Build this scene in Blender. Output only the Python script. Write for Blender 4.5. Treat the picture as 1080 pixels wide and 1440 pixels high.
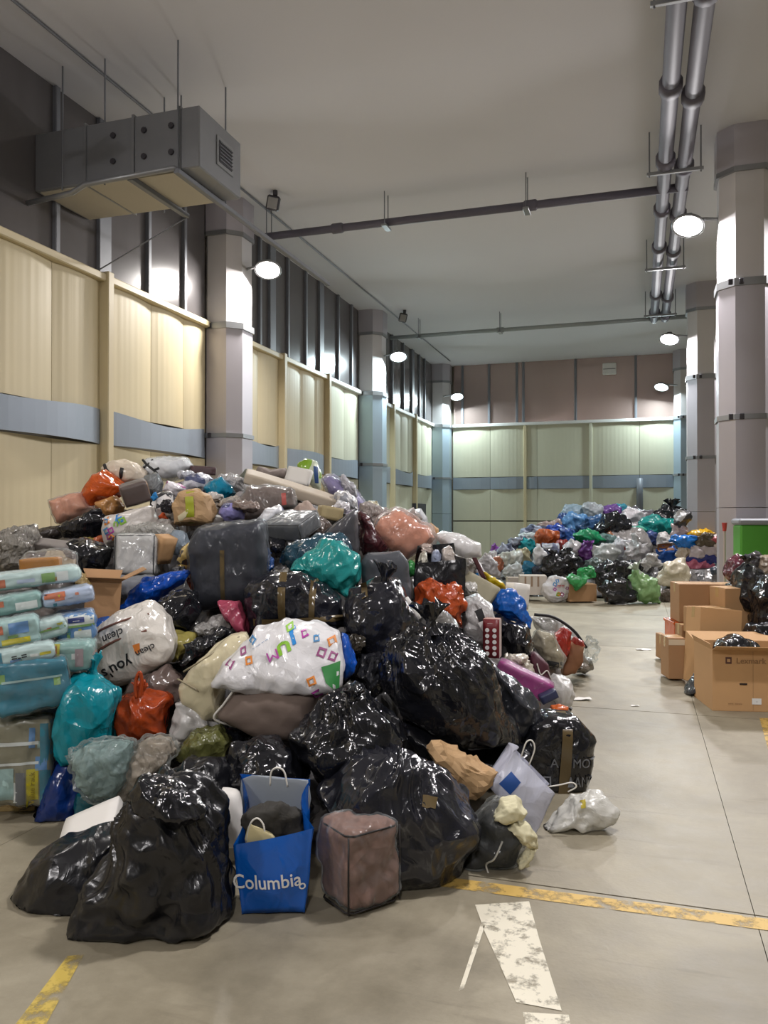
import bpy, math, random
import numpy as np
from mathutils import Vector, Matrix
from mathutils.bvhtree import BVHTree

for _o in list(bpy.data.objects):
    bpy.data.objects.remove(_o)
SC = bpy.context.scene
COL = SC.collection
R = math.radians

# ------------------------------------------------------------------ camera, world, light, exposure
FPX = 1120.0                       # focal length in pixels of the 1080 x 1440 frame
CAM_H, YAW = 1.5, R(17.8)
cd = bpy.data.cameras.new('camera'); cam = bpy.data.objects.new('camera', cd); COL.objects.link(cam)
cd.sensor_fit = 'VERTICAL'; cd.sensor_height = 36.0; cd.lens = FPX / 1440 * 36.0
cd.clip_end = 200
cam.location = (0, 0, CAM_H); cam.rotation_euler = (R(90.41), 0, YAW)
SC.camera = cam
CM = Matrix.Translation(cam.location) @ cam.rotation_euler.to_matrix().to_4x4()

w = bpy.data.worlds.new('world'); SC.world = w; w.use_nodes = True
w.node_tree.nodes['Background'].inputs[0].default_value = (.5, .52, .55, 1)
w.node_tree.nodes['Background'].inputs[1].default_value = .02
vs = SC.view_settings
vs.view_transform = 'Standard'; vs.look = 'None'; vs.exposure = -0.95; vs.gamma = 1.0; vs.use_curve_mapping = False
LAMP_W = 330.0                     # power of one column flood lamp
WARM, COOL, NEUT = (1.0, .95, .90), (.80, .96, 1.0), (1.0, .96, .96)

# ------------------------------------------------------------------ geometry helpers
def at(px, py, d):
    """world point seen at pixel (px, py), d metres in front of the camera"""
    return CM @ Vector(((px - 540) / FPX * d, (720 - py) / FPX * d, -d))
def on_floor(px, py, z=0.0):
    o = CM.translation; q = at(px, py, 1.0) - o
    return o + q * ((z - o.z) / q.z)
def on_floor_d(py): return FPX * CAM_H / (py - 728)

def lin(h):
    if not isinstance(h, str): return tuple(h)
    h = h.lstrip('#'); c = [int(h[i:i+2], 16) / 255 for i in (0, 2, 4)]
    return tuple((x / 12.92 if x <= .04045 else ((x + .055) / 1.055) ** 2.4) for x in c)

def tag(o, label=None, cat=None, group=None, kind=None):
    if label: o['label'] = label
    if cat: o['category'] = cat
    if group: o['group'] = group
    if kind: o['kind'] = kind
    return o
def mesh_obj(name, verts, faces, mat=None, parent=None, loc=None, rot=None, smooth=False):
    me = bpy.data.meshes.new(name)
    me.from_pydata([tuple(map(float, v)) for v in verts], [], [tuple(map(int, f)) for f in faces]); me.update()
    if smooth: me.polygons.foreach_set('use_smooth', [True] * len(me.polygons))
    o = bpy.data.objects.new(name, me); COL.objects.link(o)
    if mat: me.materials.append(mat)
    if parent: o.parent = parent
    if loc is not None: o.location = loc
    if rot is not None: o.rotation_euler = rot
    return o
def empty(name, loc=(0, 0, 0), rot=(0, 0, 0)):
    o = bpy.data.objects.new(name, None); COL.objects.link(o); o.location = loc; o.rotation_euler = rot
    o.empty_display_size = .05
    return o

class MB:
    """collects boxes, tubes and sheets into one mesh"""
    def __init__(s): s.v, s.f = [], []
    def add(s, v, f):
        b = len(s.v); s.v += [tuple(x) for x in v]; s.f += [tuple(b + i for i in q) for q in f]; return s
    def box(s, x0, x1, y0, y1, z0, z1, bev=0.0):
        if bev <= 0:
            v = [(x, y, z) for z in (z0, z1) for y in (y0, y1) for x in (x0, x1)]
            return s.add(v, [(0, 2, 3, 1), (4, 5, 7, 6), (0, 1, 5, 4), (2, 6, 7, 3), (0, 4, 6, 2), (1, 3, 7, 5)])
        cx, cy, cz = (x0+x1)/2, (y0+y1)/2, (z0+z1)/2; hx, hy, hz = (x1-x0)/2, (y1-y0)/2, (z1-z0)/2
        v, idx = [], {}
        for sx in (-1, 1):
            for sy in (-1, 1):
                for sz in (-1, 1):
                    for a in range(3):
                        p = [sx * (hx - bev), sy * (hy - bev), sz * (hz - bev)]
                        p[a] = (sx * hx, sy * hy, sz * hz)[a]
                        idx[(sx, sy, sz, a)] = len(v); v.append((cx + p[0], cy + p[1], cz + p[2]))
        f = []
        for a in range(3):
            b, c = (a + 1) % 3, (a + 2) % 3
            for sa in (-1, 1):
                q = []
                for sb, scc in ((-1, -1), (1, -1), (1, 1), (-1, 1)):
                    k = [0, 0, 0]; k[a] = sa; k[b] = sb; k[c] = scc; q.append(idx[(*k, a)])
                f.append(tuple(q if sa > 0 else q[::-1]))
            for sb in (-1, 1):
                for scc in (-1, 1):
                    k0 = [0, 0, 0]; k0[b] = sb; k0[c] = scc; k1 = list(k0); k0[a] = -1; k1[a] = 1
                    q = (idx[(*k0, b)], idx[(*k1, b)], idx[(*k1, c)], idx[(*k0, c)])
                    f.append(q if sb * scc < 0 else q[::-1])
        for sx in (-1, 1):
            for sy in (-1, 1):
                for sz in (-1, 1):
                    q = tuple(idx[(sx, sy, sz, a)] for a in range(3)); f.append(q if sx * sy * sz > 0 else q[::-1])
        return s.add(v, f)
    def tube(s, pts, r, n=8, cap=True):
        pts = [Vector(p) for p in pts]; rs = r if isinstance(r, (list, tuple)) else [r] * len(pts)
        v, f = [], []; up = None
        for i, p in enumerate(pts):
            t = (pts[min(i+1, len(pts)-1)] - pts[max(i-1, 0)]).normalized()
            if up is None: up = t.orthogonal().normalized()
            a = (up - t * up.dot(t));  a = a.normalized() if a.length > 1e-6 else t.orthogonal().normalized(); up = a
            b = t.cross(a)
            for k in range(n):
                q = 2 * math.pi * k / n; v.append(p + (a * math.cos(q) + b * math.sin(q)) * rs[i])
        for i in range(len(pts) - 1):
            for k in range(n):
                f.append((i*n + k, i*n + (k+1) % n, (i+1)*n + (k+1) % n, (i+1)*n + k))
        if cap: f += [tuple(range(n))[::-1], tuple(range((len(pts)-1)*n, len(pts)*n))]
        return s.add(v, f)
    def prism(s, poly, z0, z1):
        n = len(poly); v = [(x, y, z0) for x, y in poly] + [(x, y, z1) for x, y in poly]
        f = [tuple(range(n))[::-1], tuple(range(n, 2*n))] + [(i, (i+1) % n, n + (i+1) % n, n + i) for i in range(n)]
        return s.add(v, f)
    def build(s, name, mat=None, parent=None, loc=None, rot=None, smooth=False):
        return mesh_obj(name, s.v, s.f, mat, parent, loc, rot, smooth)

# ------------------------------------------------------------------ materials
MATS = {}
def _mat(name):
    m = bpy.data.materials.new(name); m.use_nodes = True
    nt = m.node_tree; return m, nt, nt.nodes['Principled BSDF'], nt.nodes['Material Output']
def _n(nt, t, **kw):
    n = nt.nodes.new(t)
    for k, v in kw.items():
        if k in n.inputs: n.inputs[k].default_value = v
        else: setattr(n, k, v)
    return n
def _crumple(nt, scale, strength, dist=.02, seedv=0.0):
    """height of creased film: warped cell facets plus fine wrinkles -> bump normal"""
    tc = _n(nt, 'ShaderNodeTexCoord'); L = nt.links.new
    mp = _n(nt, 'ShaderNodeMapping'); mp.inputs['Location'].default_value = (seedv, seedv * 1.7, seedv * .6); L(tc.outputs['Object'], mp.inputs[0])
    nz = _n(nt, 'ShaderNodeTexNoise', Scale=scale * .6, Detail=2.0); L(mp.outputs[0], nz.inputs['Vector'])
    mixv = _n(nt, 'ShaderNodeVectorMath', operation='MULTIPLY_ADD'); mixv.inputs[1].default_value = (.35 * 6 / scale,) * 3
    L(nz.outputs['Color'], mixv.inputs[0]); L(mp.outputs[0], mixv.inputs[2])
    v1 = _n(nt, 'ShaderNodeTexVoronoi', Scale=scale); L(mixv.outputs[0], v1.inputs['Vector'])
    st = _n(nt, 'ShaderNodeMapping'); st.inputs['Scale'].default_value = (1.0, .6, .35); st.inputs['Rotation'].default_value = (.3, .5, .2); L(mixv.outputs[0], st.inputs[0])
    v2 = _n(nt, 'ShaderNodeTexVoronoi', Scale=scale * 2.6); L(st.outputs[0], v2.inputs['Vector'])
    ad = _n(nt, 'ShaderNodeMath', operation='MULTIPLY_ADD'); ad.inputs[1].default_value = .45
    L(v2.outputs['Distance'], ad.inputs[0]); L(v1.outputs['Distance'], ad.inputs[2])
    # crisp facets: every cell of a stretched cell pattern is tilted its own way
    v3 = _n(nt, 'ShaderNodeTexVoronoi', Scale=scale * 1.7); L(mixv.outputs[0], v3.inputs['Vector'])
    df = _n(nt, 'ShaderNodeVectorMath', operation='SUBTRACT'); L(mixv.outputs[0], df.inputs[0]); L(v3.outputs['Position'], df.inputs[1])
    cc = _n(nt, 'ShaderNodeVectorMath', operation='SUBTRACT'); cc.inputs[1].default_value = (.5, .5, .5); L(v3.outputs['Color'], cc.inputs[0])
    dt = _n(nt, 'ShaderNodeVectorMath', operation='DOT_PRODUCT'); L(df.outputs[0], dt.inputs[0]); L(cc.outputs[0], dt.inputs[1])
    a2 = _n(nt, 'ShaderNodeMath', operation='MULTIPLY_ADD'); a2.inputs[1].default_value = scale * .6
    L(dt.outputs['Value'], a2.inputs[0]); L(ad.outputs[0], a2.inputs[2])
    nf = _n(nt, 'ShaderNodeTexNoise', Scale=scale * 4.0, Detail=3.0, Distortion=1.2); L(st.outputs[0], nf.inputs['Vector'])
    a3 = _n(nt, 'ShaderNodeMath', operation='MULTIPLY_ADD'); a3.inputs[1].default_value = .14
    L(nf.outputs[0], a3.inputs[0]); L(a2.outputs[0], a3.inputs[2])
    b = _n(nt, 'ShaderNodeBump', Strength=strength, Distance=dist); L(a3.outputs[0], b.inputs['Height'])
    return b
def film_coat(p, nt, scale, strength, coat=1.0, rough=.08):
    p.inputs['Coat Weight'].default_value = coat; p.inputs['Coat Roughness'].default_value = rough
    nt.links.new(_crumple(nt, scale, strength, .03, 3.1).outputs[0], p.inputs['Coat Normal'])
def plastic(col, rough=.25, bump=.7, scale=7.0, trans=.0, spec=.5):
    key = ('pl', str(col), rough, bump, scale, trans)
    if key in MATS: return MATS[key]
    m, nt, p, out = _mat('thin plastic %d' % len(MATS)); c = lin(col)
    p.inputs['Base Color'].default_value = (*c, 1); p.inputs['Roughness'].default_value = rough * .6
    p.inputs['Specular IOR Level'].default_value = spec + .1
    b = _crumple(nt, scale, min(1.0, bump * 1.4), .034, len(MATS) * .37); nt.links.new(b.outputs[0], p.inputs['Normal'])
    if trans > 0:
        t = _n(nt, 'ShaderNodeBsdfTranslucent'); t.inputs['Color'].default_value = (*c, 1); nt.links.new(b.outputs[0], t.inputs['Normal'])
        mx = _n(nt, 'ShaderNodeMixShader'); mx.inputs[0].default_value = trans
        nt.links.new(p.outputs[0], mx.inputs[1]); nt.links.new(t.outputs[0], mx.inputs[2]); nt.links.new(mx.outputs[0], out.inputs[0])
    MATS[key] = m; return m
def fabric(col, rough=.85, bump=.35, scale=10.0, film=0.0, col2=None, pscale=6.0):
    key = ('fa', str(col), rough, bump, scale, film, str(col2), pscale)
    if key in MATS: return MATS[key]
    m, nt, p, out = _mat('fabric %d' % len(MATS)); c = lin(col)
    p.inputs['Base Color'].default_value = (*c, 1); p.inputs['Roughness'].default_value = rough
    if col2:
        tc = _n(nt, 'ShaderNodeTexCoord'); v = _n(nt, 'ShaderNodeTexVoronoi', Scale=pscale)
        nt.links.new(tc.outputs['Object'], v.inputs['Vector'])
        sp = _n(nt, 'ShaderNodeSeparateColor'); nt.links.new(v.outputs['Color'], sp.inputs[0])
        gt = _n(nt, 'ShaderNodeMath', operation='GREATER_THAN'); gt.inputs[1].default_value = .55; nt.links.new(sp.outputs[0], gt.inputs[0])
        mx = _n(nt, 'ShaderNodeMix', data_type='RGBA'); mx.inputs[6].default_value = (*c, 1); mx.inputs[7].default_value = (*lin(col2), 1)
        nt.links.new(gt.outputs[0], mx.inputs[0]); nt.links.new(mx.outputs[2], p.inputs['Base Color'])
    nt.links.new(_crumple(nt, scale, bump, .02, len(MATS) * .53).outputs[0], p.inputs['Normal'])
    if film > 0: film_coat(p, nt, 7.0, .7, film, .12)
    MATS[key] = m; return m
def clear_film(tint='#e9eef0', dens=.03, scale=17.0, key=None):
    key = ('film', str(tint), dens, scale)
    if key in MATS: return MATS[key]
    m, nt, p, out = _mat('clear film %d' % len(MATS)); L = nt.links.new
    p.inputs['Base Color'].default_value = (*lin(tint), 1); p.inputs['Roughness'].default_value = .12; p.inputs['Specular IOR Level'].default_value = .9
    b = _crumple(nt, scale * .5, .7, .03, 7.7); L(b.outputs[0], p.inputs['Normal'])
    t = _n(nt, 'ShaderNodeBsdfTransparent'); t.inputs['Color'].default_value = (.95, .96, .96, 1)
    fr = _n(nt, 'ShaderNodeFresnel', IOR=1.55); L(b.outputs[0], fr.inputs['Normal'])
    ad = _n(nt, 'ShaderNodeMath', operation='MULTIPLY_ADD', use_clamp=True); ad.inputs[1].default_value = .5; ad.inputs[2].default_value = dens
    L(fr.outputs[0], ad.inputs[0])
    mx = _n(nt, 'ShaderNodeMixShader'); L(ad.outputs[0], mx.inputs[0]); L(t.outputs[0], mx.inputs[1]); L(p.outputs[0], mx.inputs[2]); L(mx.outputs[0], out.inputs[0])
    MATS[key] = m; return m
def paint(col, rough=.5, metal=0.0, var=.12, vscale=3.0, bump=0.0, bscale=30.0, spec=.5, stretch=(1, 1, 1)):
    key = ('pa', str(col), rough, metal, var, vscale, bump, bscale, stretch)
    if key in MATS: return MATS[key]
    m, nt, p, out = _mat('surface %d' % len(MATS)); c = lin(col); L = nt.links.new
    p.inputs['Roughness'].default_value = rough; p.inputs['Metallic'].default_value = metal; p.inputs['Specular IOR Level'].default_value = spec
    p.inputs['Base Color'].default_value = (*c, 1)
    if var > 0 or bump > 0:
        tc = _n(nt, 'ShaderNodeTexCoord'); mp = _n(nt, 'ShaderNodeMapping'); mp.inputs['Scale'].default_value = stretch; L(tc.outputs['Object'], mp.inputs[0])
    if var > 0:
        nz = _n(nt, 'ShaderNodeTexNoise', Scale=vscale, Detail=6.0, Roughness=.6); L(mp.outputs[0], nz.inputs['Vector'])
        mx = _n(nt, 'ShaderNodeMix', data_type='RGBA')
        mx.inputs[6].default_value = (*[x * (1 - var) for x in c], 1); mx.inputs[7].default_value = (*[min(1, x * (1 + var)) for x in c], 1)
        L(nz.outputs[0], mx.inputs[0]); L(mx.outputs[2], p.inputs['Base Color'])
    if bump > 0:
        n2 = _n(nt, 'ShaderNodeTexNoise', Scale=bscale, Detail=4.0); L(mp.outputs[0], n2.inputs['Vector'])
        b = _n(nt, 'ShaderNodeBump', Strength=bump, Distance=.01); L(n2.outputs[0], b.inputs['Height']); L(b.outputs[0], p.inputs['Normal'])
    MATS[key] = m; return m
def glow(col, s):
    m, nt, p, out = _mat('lit lens'); p.inputs['Emission Color'].default_value = (*col, 1); p.inputs['Emission Strength'].default_value = s
    p.inputs['Base Color'].default_value = (.9, .9, .9, 1); return m

def concrete():
    m, nt, p, out = _mat('worn concrete'); L = nt.links.new
    tc = _n(nt, 'ShaderNodeTexCoord'); g = _n(nt, 'ShaderNodeNewGeometry')
    n1 = _n(nt, 'ShaderNodeTexNoise', Scale=.9, Detail=8.0, Roughness=.65, Distortion=.6); L(g.outputs['Position'], n1.inputs['Vector'])
    n2 = _n(nt, 'ShaderNodeTexNoise', Scale=6.0, Detail=8.0, Roughness=.7); L(g.outputs['Position'], n2.inputs['Vector'])
    n3 = _n(nt, 'ShaderNodeTexNoise', Scale=60.0, Detail=3.0); L(g.outputs['Position'], n3.inputs['Vector'])
    r1 = _n(nt, 'ShaderNodeValToRGB'); e = r1.color_ramp.elements
    e[0].position = .30; e[0].color = (*lin('#7d7562'), 1); e[1].position = .68; e[1].color = (*lin('#a29a86'), 1); L(n1.outputs[0], r1.inputs[0])
    r2 = _n(nt, 'ShaderNodeValToRGB'); e = r2.color_ramp.elements
    e[0].position = .3; e[0].color = (.74, .73, .71, 1); e[1].position = .62; e[1].color = (1, 1, 1, 1); L(n2.outputs[0], r2.inputs[0])
    mx = _n(nt, 'ShaderNodeMix', data_type='RGBA', blend_type='MULTIPLY'); mx.inputs[0].default_value = .8; L(r1.outputs[0], mx.inputs[6]); L(r2.outputs[0], mx.inputs[7])
    # scattered dark scuffs and long tyre marks
    mp = _n(nt, 'ShaderNodeMapping'); mp.inputs['Scale'].default_value = (1.2, 9, 1); mp.inputs['Rotation'].default_value = (0, 0, .25); L(g.outputs['Position'], mp.inputs[0])
    n4 = _n(nt, 'ShaderNodeTexNoise', Scale=1.3, Detail=5.0, Distortion=.4); L(mp.outputs[0], n4.inputs['Vector'])
    r3 = _n(nt, 'ShaderNodeValToRGB'); e = r3.color_ramp.elements
    e[0].position = .62; e[0].color = (1, 1, 1, 1); e[1].position = .72; e[1].color = (.80, .79, .78, 1); L(n4.outputs[0], r3.inputs[0])
    m2 = _n(nt, 'ShaderNodeMix', data_type='RGBA', blend_type='MULTIPLY'); m2.inputs[0].default_value = 1.0; L(mx.outputs[2], m2.inputs[6]); L(r3.outputs[0], m2.inputs[7])
    # old damp stain at right, two darker patches before the heap, ragged rims
    last = m2.outputs[2]
    for (sx_, sy_, rad, dark) in ((.62, 2.55, .62, .80), (-.95, 2.45, .50, .84), (-1.3, 3.0, .4, .9)):
        vm = _n(nt, 'ShaderNodeVectorMath', operation='MULTIPLY_ADD'); vm.inputs[1].default_value = (.5, .5, 0); L(n1.outputs['Color'], vm.inputs[0]); L(g.outputs['Position'], vm.inputs[2])
        ds = _n(nt, 'ShaderNodeVectorMath', operation='DISTANCE'); ds.inputs[1].default_value = (sx_ + .25, sy_ + .25, 0); L(vm.outputs[0], ds.inputs[0])
        mr_ = _n(nt, 'ShaderNodeMapRange', interpolation_type='SMOOTHSTEP'); mr_.inputs['From Min'].default_value = rad * .86; mr_.inputs['From Max'].default_value = rad * 1.04; mr_.inputs['To Min'].default_value = dark; mr_.inputs['To Max'].default_value = 1.0
        L(ds.outputs['Value'], mr_.inputs[0])
        m3 = _n(nt, 'ShaderNodeMix', data_type='RGBA', blend_type='MULTIPLY'); m3.inputs[0].default_value = 1.0; L(last, m3.inputs[6]); L(mr_.outputs[0], m3.inputs[7]); last = m3.outputs[2]
    L(last, p.inputs['Base Color'])
    rr = _n(nt, 'ShaderNodeMapRange'); rr.inputs['To Min'].default_value = .38; rr.inputs['To Max'].default_value = .7; L(n2.outputs[0], rr.inputs[0]); L(rr.outputs[0], p.inputs['Roughness'])
    b = _n(nt, 'ShaderNodeBump', Strength=.18, Distance=.005); L(n3.outputs[0], b.inputs['Height']); L(b.outputs[0], p.inputs['Normal'])
    return m
def worn_paint(col, keep=.5, scale=14.0, most=1.0):
    m, nt, p, out = _mat('worn floor paint'); L = nt.links.new
    g = _n(nt, 'ShaderNodeNewGeometry'); nz = _n(nt, 'ShaderNodeTexNoise', Scale=scale, Detail=7.0, Roughness=.68); L(g.outputs['Position'], nz.inputs['Vector'])
    mr = _n(nt, 'ShaderNodeMapRange'); mr.inputs['From Min'].default_value = keep - .10; mr.inputs['From Max'].default_value = keep + .06; L(nz.outputs[0], mr.inputs[0]); mr.inputs['To Max'].default_value = most
    p.inputs['Base Color'].default_value = (*lin(col), 1); p.inputs['Roughness'].default_value = .6
    t = _n(nt, 'ShaderNodeBsdfTransparent'); mx = _n(nt, 'ShaderNodeMixShader')
    L(mr.outputs[0], mx.inputs[0]); L(t.outputs[0], mx.inputs[1]); L(p.outputs[0], mx.inputs[2]); L(mx.outputs[0], out.inputs[0])
    return m
def ribbed(col, rough=.55, scale=14.0, var=.08):
    """pale sheet cladding with fine vertical ribs"""
    m, nt, p, out = _mat('ribbed sheet'); L = nt.links.new; c = lin(col)
    tc = _n(nt, 'ShaderNodeTexCoord'); sx = _n(nt, 'ShaderNodeSeparateXYZ'); L(tc.outputs['Object'], sx.inputs[0])
    ad = _n(nt, 'ShaderNodeMath', operation='ADD'); L(sx.outputs[0], ad.inputs[0]); L(sx.outputs[1], ad.inputs[1])
    mu = _n(nt, 'ShaderNodeMath', operation='MULTIPLY'); mu.inputs[1].default_value = scale * 2 * math.pi / 1.6; L(ad.outputs[0], mu.inputs[0])
    sn = _n(nt, 'ShaderNodeMath', operation='SINE'); L(mu.outputs[0], sn.inputs[0])
    b = _n(nt, 'ShaderNodeBump', Strength=.10, Distance=.006); L(sn.outputs[0], b.inputs['Height']); L(b.outputs[0], p.inputs['Normal'])
    nz = _n(nt, 'ShaderNodeTexNoise', Scale=1.1, Detail=6.0); L(tc.outputs['Object'], nz.inputs['Vector'])
    mx = _n(nt, 'ShaderNodeMix', data_type='RGBA'); mx.inputs[6].default_value = (*[x * (1 - var) for x in c], 1); mx.inputs[7].default_value = (*[min(1, x * (1 + var)) for x in c], 1)
    L(nz.outputs[0], mx.inputs[0]); L(mx.outputs[2], p.inputs['Base Color']); p.inputs['Roughness'].default_value = rough
    return m
# ------------------------------------------------------------------ the hall
XW, YB, ZC = -6.0, 23.9, 6.15       # left wall, back wall, ceiling
XR, YF = 8.0, -7.5                  # right wall and wall behind the camera (out of frame)
M_CEIL = paint('#d0d0d5', .9, var=.05, vscale=.5)
M_CREAM = ribbed('#c6b997'); M_CREAM2 = ribbed('#c2c0ab')
M_POST = paint('#c4b693', .5, var=.06); M_BAND = paint('#8b95a1', .45, .2, var=.08, vscale=1.5)
M_GLASS = paint('#5c595a', .2, .1, var=.25, vscale=.9, stretch=(1, 1, .25))
M_COPPER = paint('#bba69f', .2, .65, var=.2, vscale=.8, stretch=(1, 1, .3))
M_MULL = paint('#70737a', .5, .1, var=.1); M_STEEL = paint('#8e9093', .38, .55, var=.12, vscale=1.2)
M_COLUMN = paint('#b3afb6', .42, .35, var=.07, vscale=1.0); M_COLTOP = paint('#c8c5c6', .6, var=.05)
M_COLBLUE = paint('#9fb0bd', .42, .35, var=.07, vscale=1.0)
M_DARK = paint('#3c3a40', .5, .3, var=.1); M_PIPE = paint('#585560', .62, .0, var=.15, vscale=4.0); M_WHITE = paint('#d8d8d6', .5, var=.04)
M_FLOOR = concrete()

def struct(o): o['kind'] = 'structure'; return o
fl = struct(MB().box(XR * -1 + 1.8, XR, YF, YB + .2, -.2, -.012).build('floor', paint('#6e675c', .9, var=.2)))
fl['label'] = 'worn grey beige concrete floor slabs of the hall'
xs = [XW - .2] + [.41 + 3.2 * k for k in range(-2, 3)] + [XR]; ys = [YF] + [3.3 + 3.2 * k for k in range(-3, 7)] + [YB + .2]
for i in range(len(xs) - 1):
    for j in range(len(ys) - 1):
        MB().box(xs[i] + .0015, xs[i+1] - .0015, ys[j] + .005, ys[j+1] - .005, -.012, 0).build('floor_slab', M_FLOOR, fl)
struct(MB().box(XW - .2, XR + .2, YF - .2, YB + .2, ZC, ZC + .2).build('ceiling', M_CEIL))['label'] = 'flat pale plaster ceiling'
M_PLAIN = paint('#a9a692', .7, var=.08)
struct(MB().box(XR, XR + .2, YF, YB, 0, ZC).build('wall_right', M_PLAIN))
struct(MB().box(XW, XR, YF - .2, YF, 0, ZC).build('wall_front', M_PLAIN))
wl = struct(MB().box(XW - .2, XW - .06, YF, YB, 0, ZC).build('wall_left', paint('#6d675a', .8, var=.1)))
wl['label'] = 'left wall of cream sheets with a blue grey band'
wb = struct(MB().box(XW, XR, YB + .06, YB + .2, 0, ZC).build('wall_back', paint('#6d675a', .8, var=.1)))
wb['label'] = 'far end wall of pale cream sheets with a blue grey band'

def sheet(name, mat, parent, axis, a0, a1, z0, z1, bulge=.0, wob=.0, n=10, thick=.03, seed=0):
    """a thin bowed sheet on the left wall (axis y) or on the back wall (axis x)"""
    rnd = random.Random(seed); v, f = [], []
    ph = rnd.random() * 6
    for k in range(n + 1):
        t = k / n; a = a0 + (a1 - a0) * t; out = bulge * math.sin(math.pi * t) ** .8
        dz = wob * (math.sin(math.pi * t)) * .5 + wob * .3 * math.sin(5 * t + ph)
        for dd in (0, thick):
            for z in (z0, z1 + (-dz)):
                o = out - dd
                v.append((XW + o, a, z) if axis == 'y' else (a, YB - o, z))
    for k in range(n):
        q = 4 * k; p = q + 4
        f += [(q, p, p + 1, q + 1), (q + 2, q + 3, p + 3, p + 2), (q + 1, p + 1, p + 3, q + 3), (q, q + 2, p + 2, p)]
    f += [(0, 1, 3, 2), (4*n, 4*n+2, 4*n+3, 4*n+1)]
    if axis == 'x': f = [g[::-1] for g in f]
    return mesh_obj(name, v, f, mat, parent)

Z_BAND0, Z_BAND1, Z_LEDGE = 2.36, 2.72, 4.25
POSTS = [-4.0, -.5, 2.0, 4.3, 6.0, 7.87, 10.2, 12.7, 14.8, 16.8, 19.2, 21.3, 23.4]
sd = 0
for a0, a1 in zip(POSTS[:-1], POSTS[1:]):
    col0 = a0 + (.66 if a0 in (10.2, 16.8) else .0)
    mid = [col0 + (a1 - col0) * q for q in ((0, .42, .75, 1) if a1 - col0 > 2 else (0, .55, 1))]
    cm = M_CREAM if a0 < 14 else M_CREAM2
    for b0, b1 in zip(mid[:-1], mid[1:]):
        sd += 1
        sheet('panel', cm, wl, 'y', b0 + .004, b1 - .004, Z_BAND1 + .01, Z_LEDGE, .035, 0, 6, .03, sd)
        sheet('panel', cm, wl, 'y', b0 + .004, b1 - .004, .02, Z_BAND0 - .01, .02, 0, 4, .03, sd)
    sheet('band_panel', M_BAND, wl, 'y', col0 + .01, a1 - .01, Z_BAND0, Z_BAND1 + .04, .16, .10, 12, .02, sd + 77)
    MB().box(XW - .02, XW + .10, col0, a1, Z_LEDGE, Z_LEDGE + .09, .012).build('ledge', M_POST if a0 < 14 else M_WHITE, wl)
for y in POSTS[1:-1]:
    if y in (10.2, 16.8): continue
    MB().box(XW - .02, XW + .13, y - .055, y + .055, 0, Z_LEDGE + .12, .01).build('post', M_POST, wl)
MB().box(XW, XW + .12, 21.2, 22.3, 1.55, 1.9, .01).build('cable_box', M_DARK, wl)

def window(num, axis, cuts, z0, z1, mat, label, wide=()):
    e = struct(empty('window_%d' % num)); e['label'] = label
    for i, (a, b) in enumerate(zip(cuts[:-1], cuts[1:])):
        g = .03; r = MB(); tl = random.Random(num * 31 + i).uniform(-.006, .006)
        if axis == 'y':
            r.add([(XW + tl, a + g, z0), (XW - tl, b - g, z0), (XW - tl, b - g, z1), (XW + tl, a + g, z1),
                   (XW - .04 + tl, a + g, z0), (XW - .04 - tl, b - g, z0), (XW - .04 - tl, b - g, z1), (XW - .04 + tl, a + g, z1)],
                  [(0, 1, 2, 3), (7, 6, 5, 4), (0, 4, 5, 1), (3, 2, 6, 7), (0, 3, 7, 4), (1, 5, 6, 2)])
        else:
            r.add([(a + g, YB + tl, z0), (b - g, YB - tl, z0), (b - g, YB - tl, z1), (a + g, YB + tl, z1),
                   (a + g, YB + .04 + tl, z0), (b - g, YB + .04 - tl, z0), (b - g, YB + .04 - tl, z1), (a + g, YB + .04 + tl, z1)],
                  [(3, 2, 1, 0), (4, 5, 6, 7), (0, 1, 5, 4), (3, 7, 6, 2), (0, 4, 7, 3), (1, 2, 6, 5)])
        r.build('pane', mat, e)
    for i, a in enumerate(cuts[1:-1]):
        h = .11 if (i + 1) in wide else .035
        (MB().box(XW - .05, XW + .05, a - h, a + h, z0, z1, .008) if axis == 'y' else MB().box(a - h, a + h, YB - .05, YB + .05, z0, z1, .008)).build('mullion', M_MULL, e)
    return e
window(1, 'y', [2.0, 3.2, 4.3, 5.4, 6.2, 7.07, 7.87, 8.76, 9.6, 10.2], Z_LEDGE + .09, ZC, M_GLASS, 'dark glazing strip above the cream wall nearest the air duct', (3, 6))
window(2, 'y', [10.86, 11.3, 11.9, 12.35, 13.0, 13.8, 14.55, 15.5, 16.3, 16.8], Z_LEDGE + .09, ZC, M_GLASS, 'dark glazing strip between the first and second left columns', (3, 6))
window(3, 'y', [17.46, 18.4, 19.3, 20.3, 21.2, 21.9, 22.5, 23.4], Z_LEDGE + .09, ZC, M_GLASS, 'dark glazing strip between the second left column and the far corner', (4,))
window(4, 'x', [-5.45, -5.15, -4.33, -3.49, -3.3, -1.78, -.1, .95, 2.6, 4.4, 6.2, 8.0], Z_LEDGE + .09, ZC, M_COPPER, 'copper tinted glazing strip high on the far end wall')
bx = [-5.45, -4.3, -3.25, -2.9, -1.35, 0.0, .95, 2.6, 4.4, 6.2, 8.0]
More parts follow.
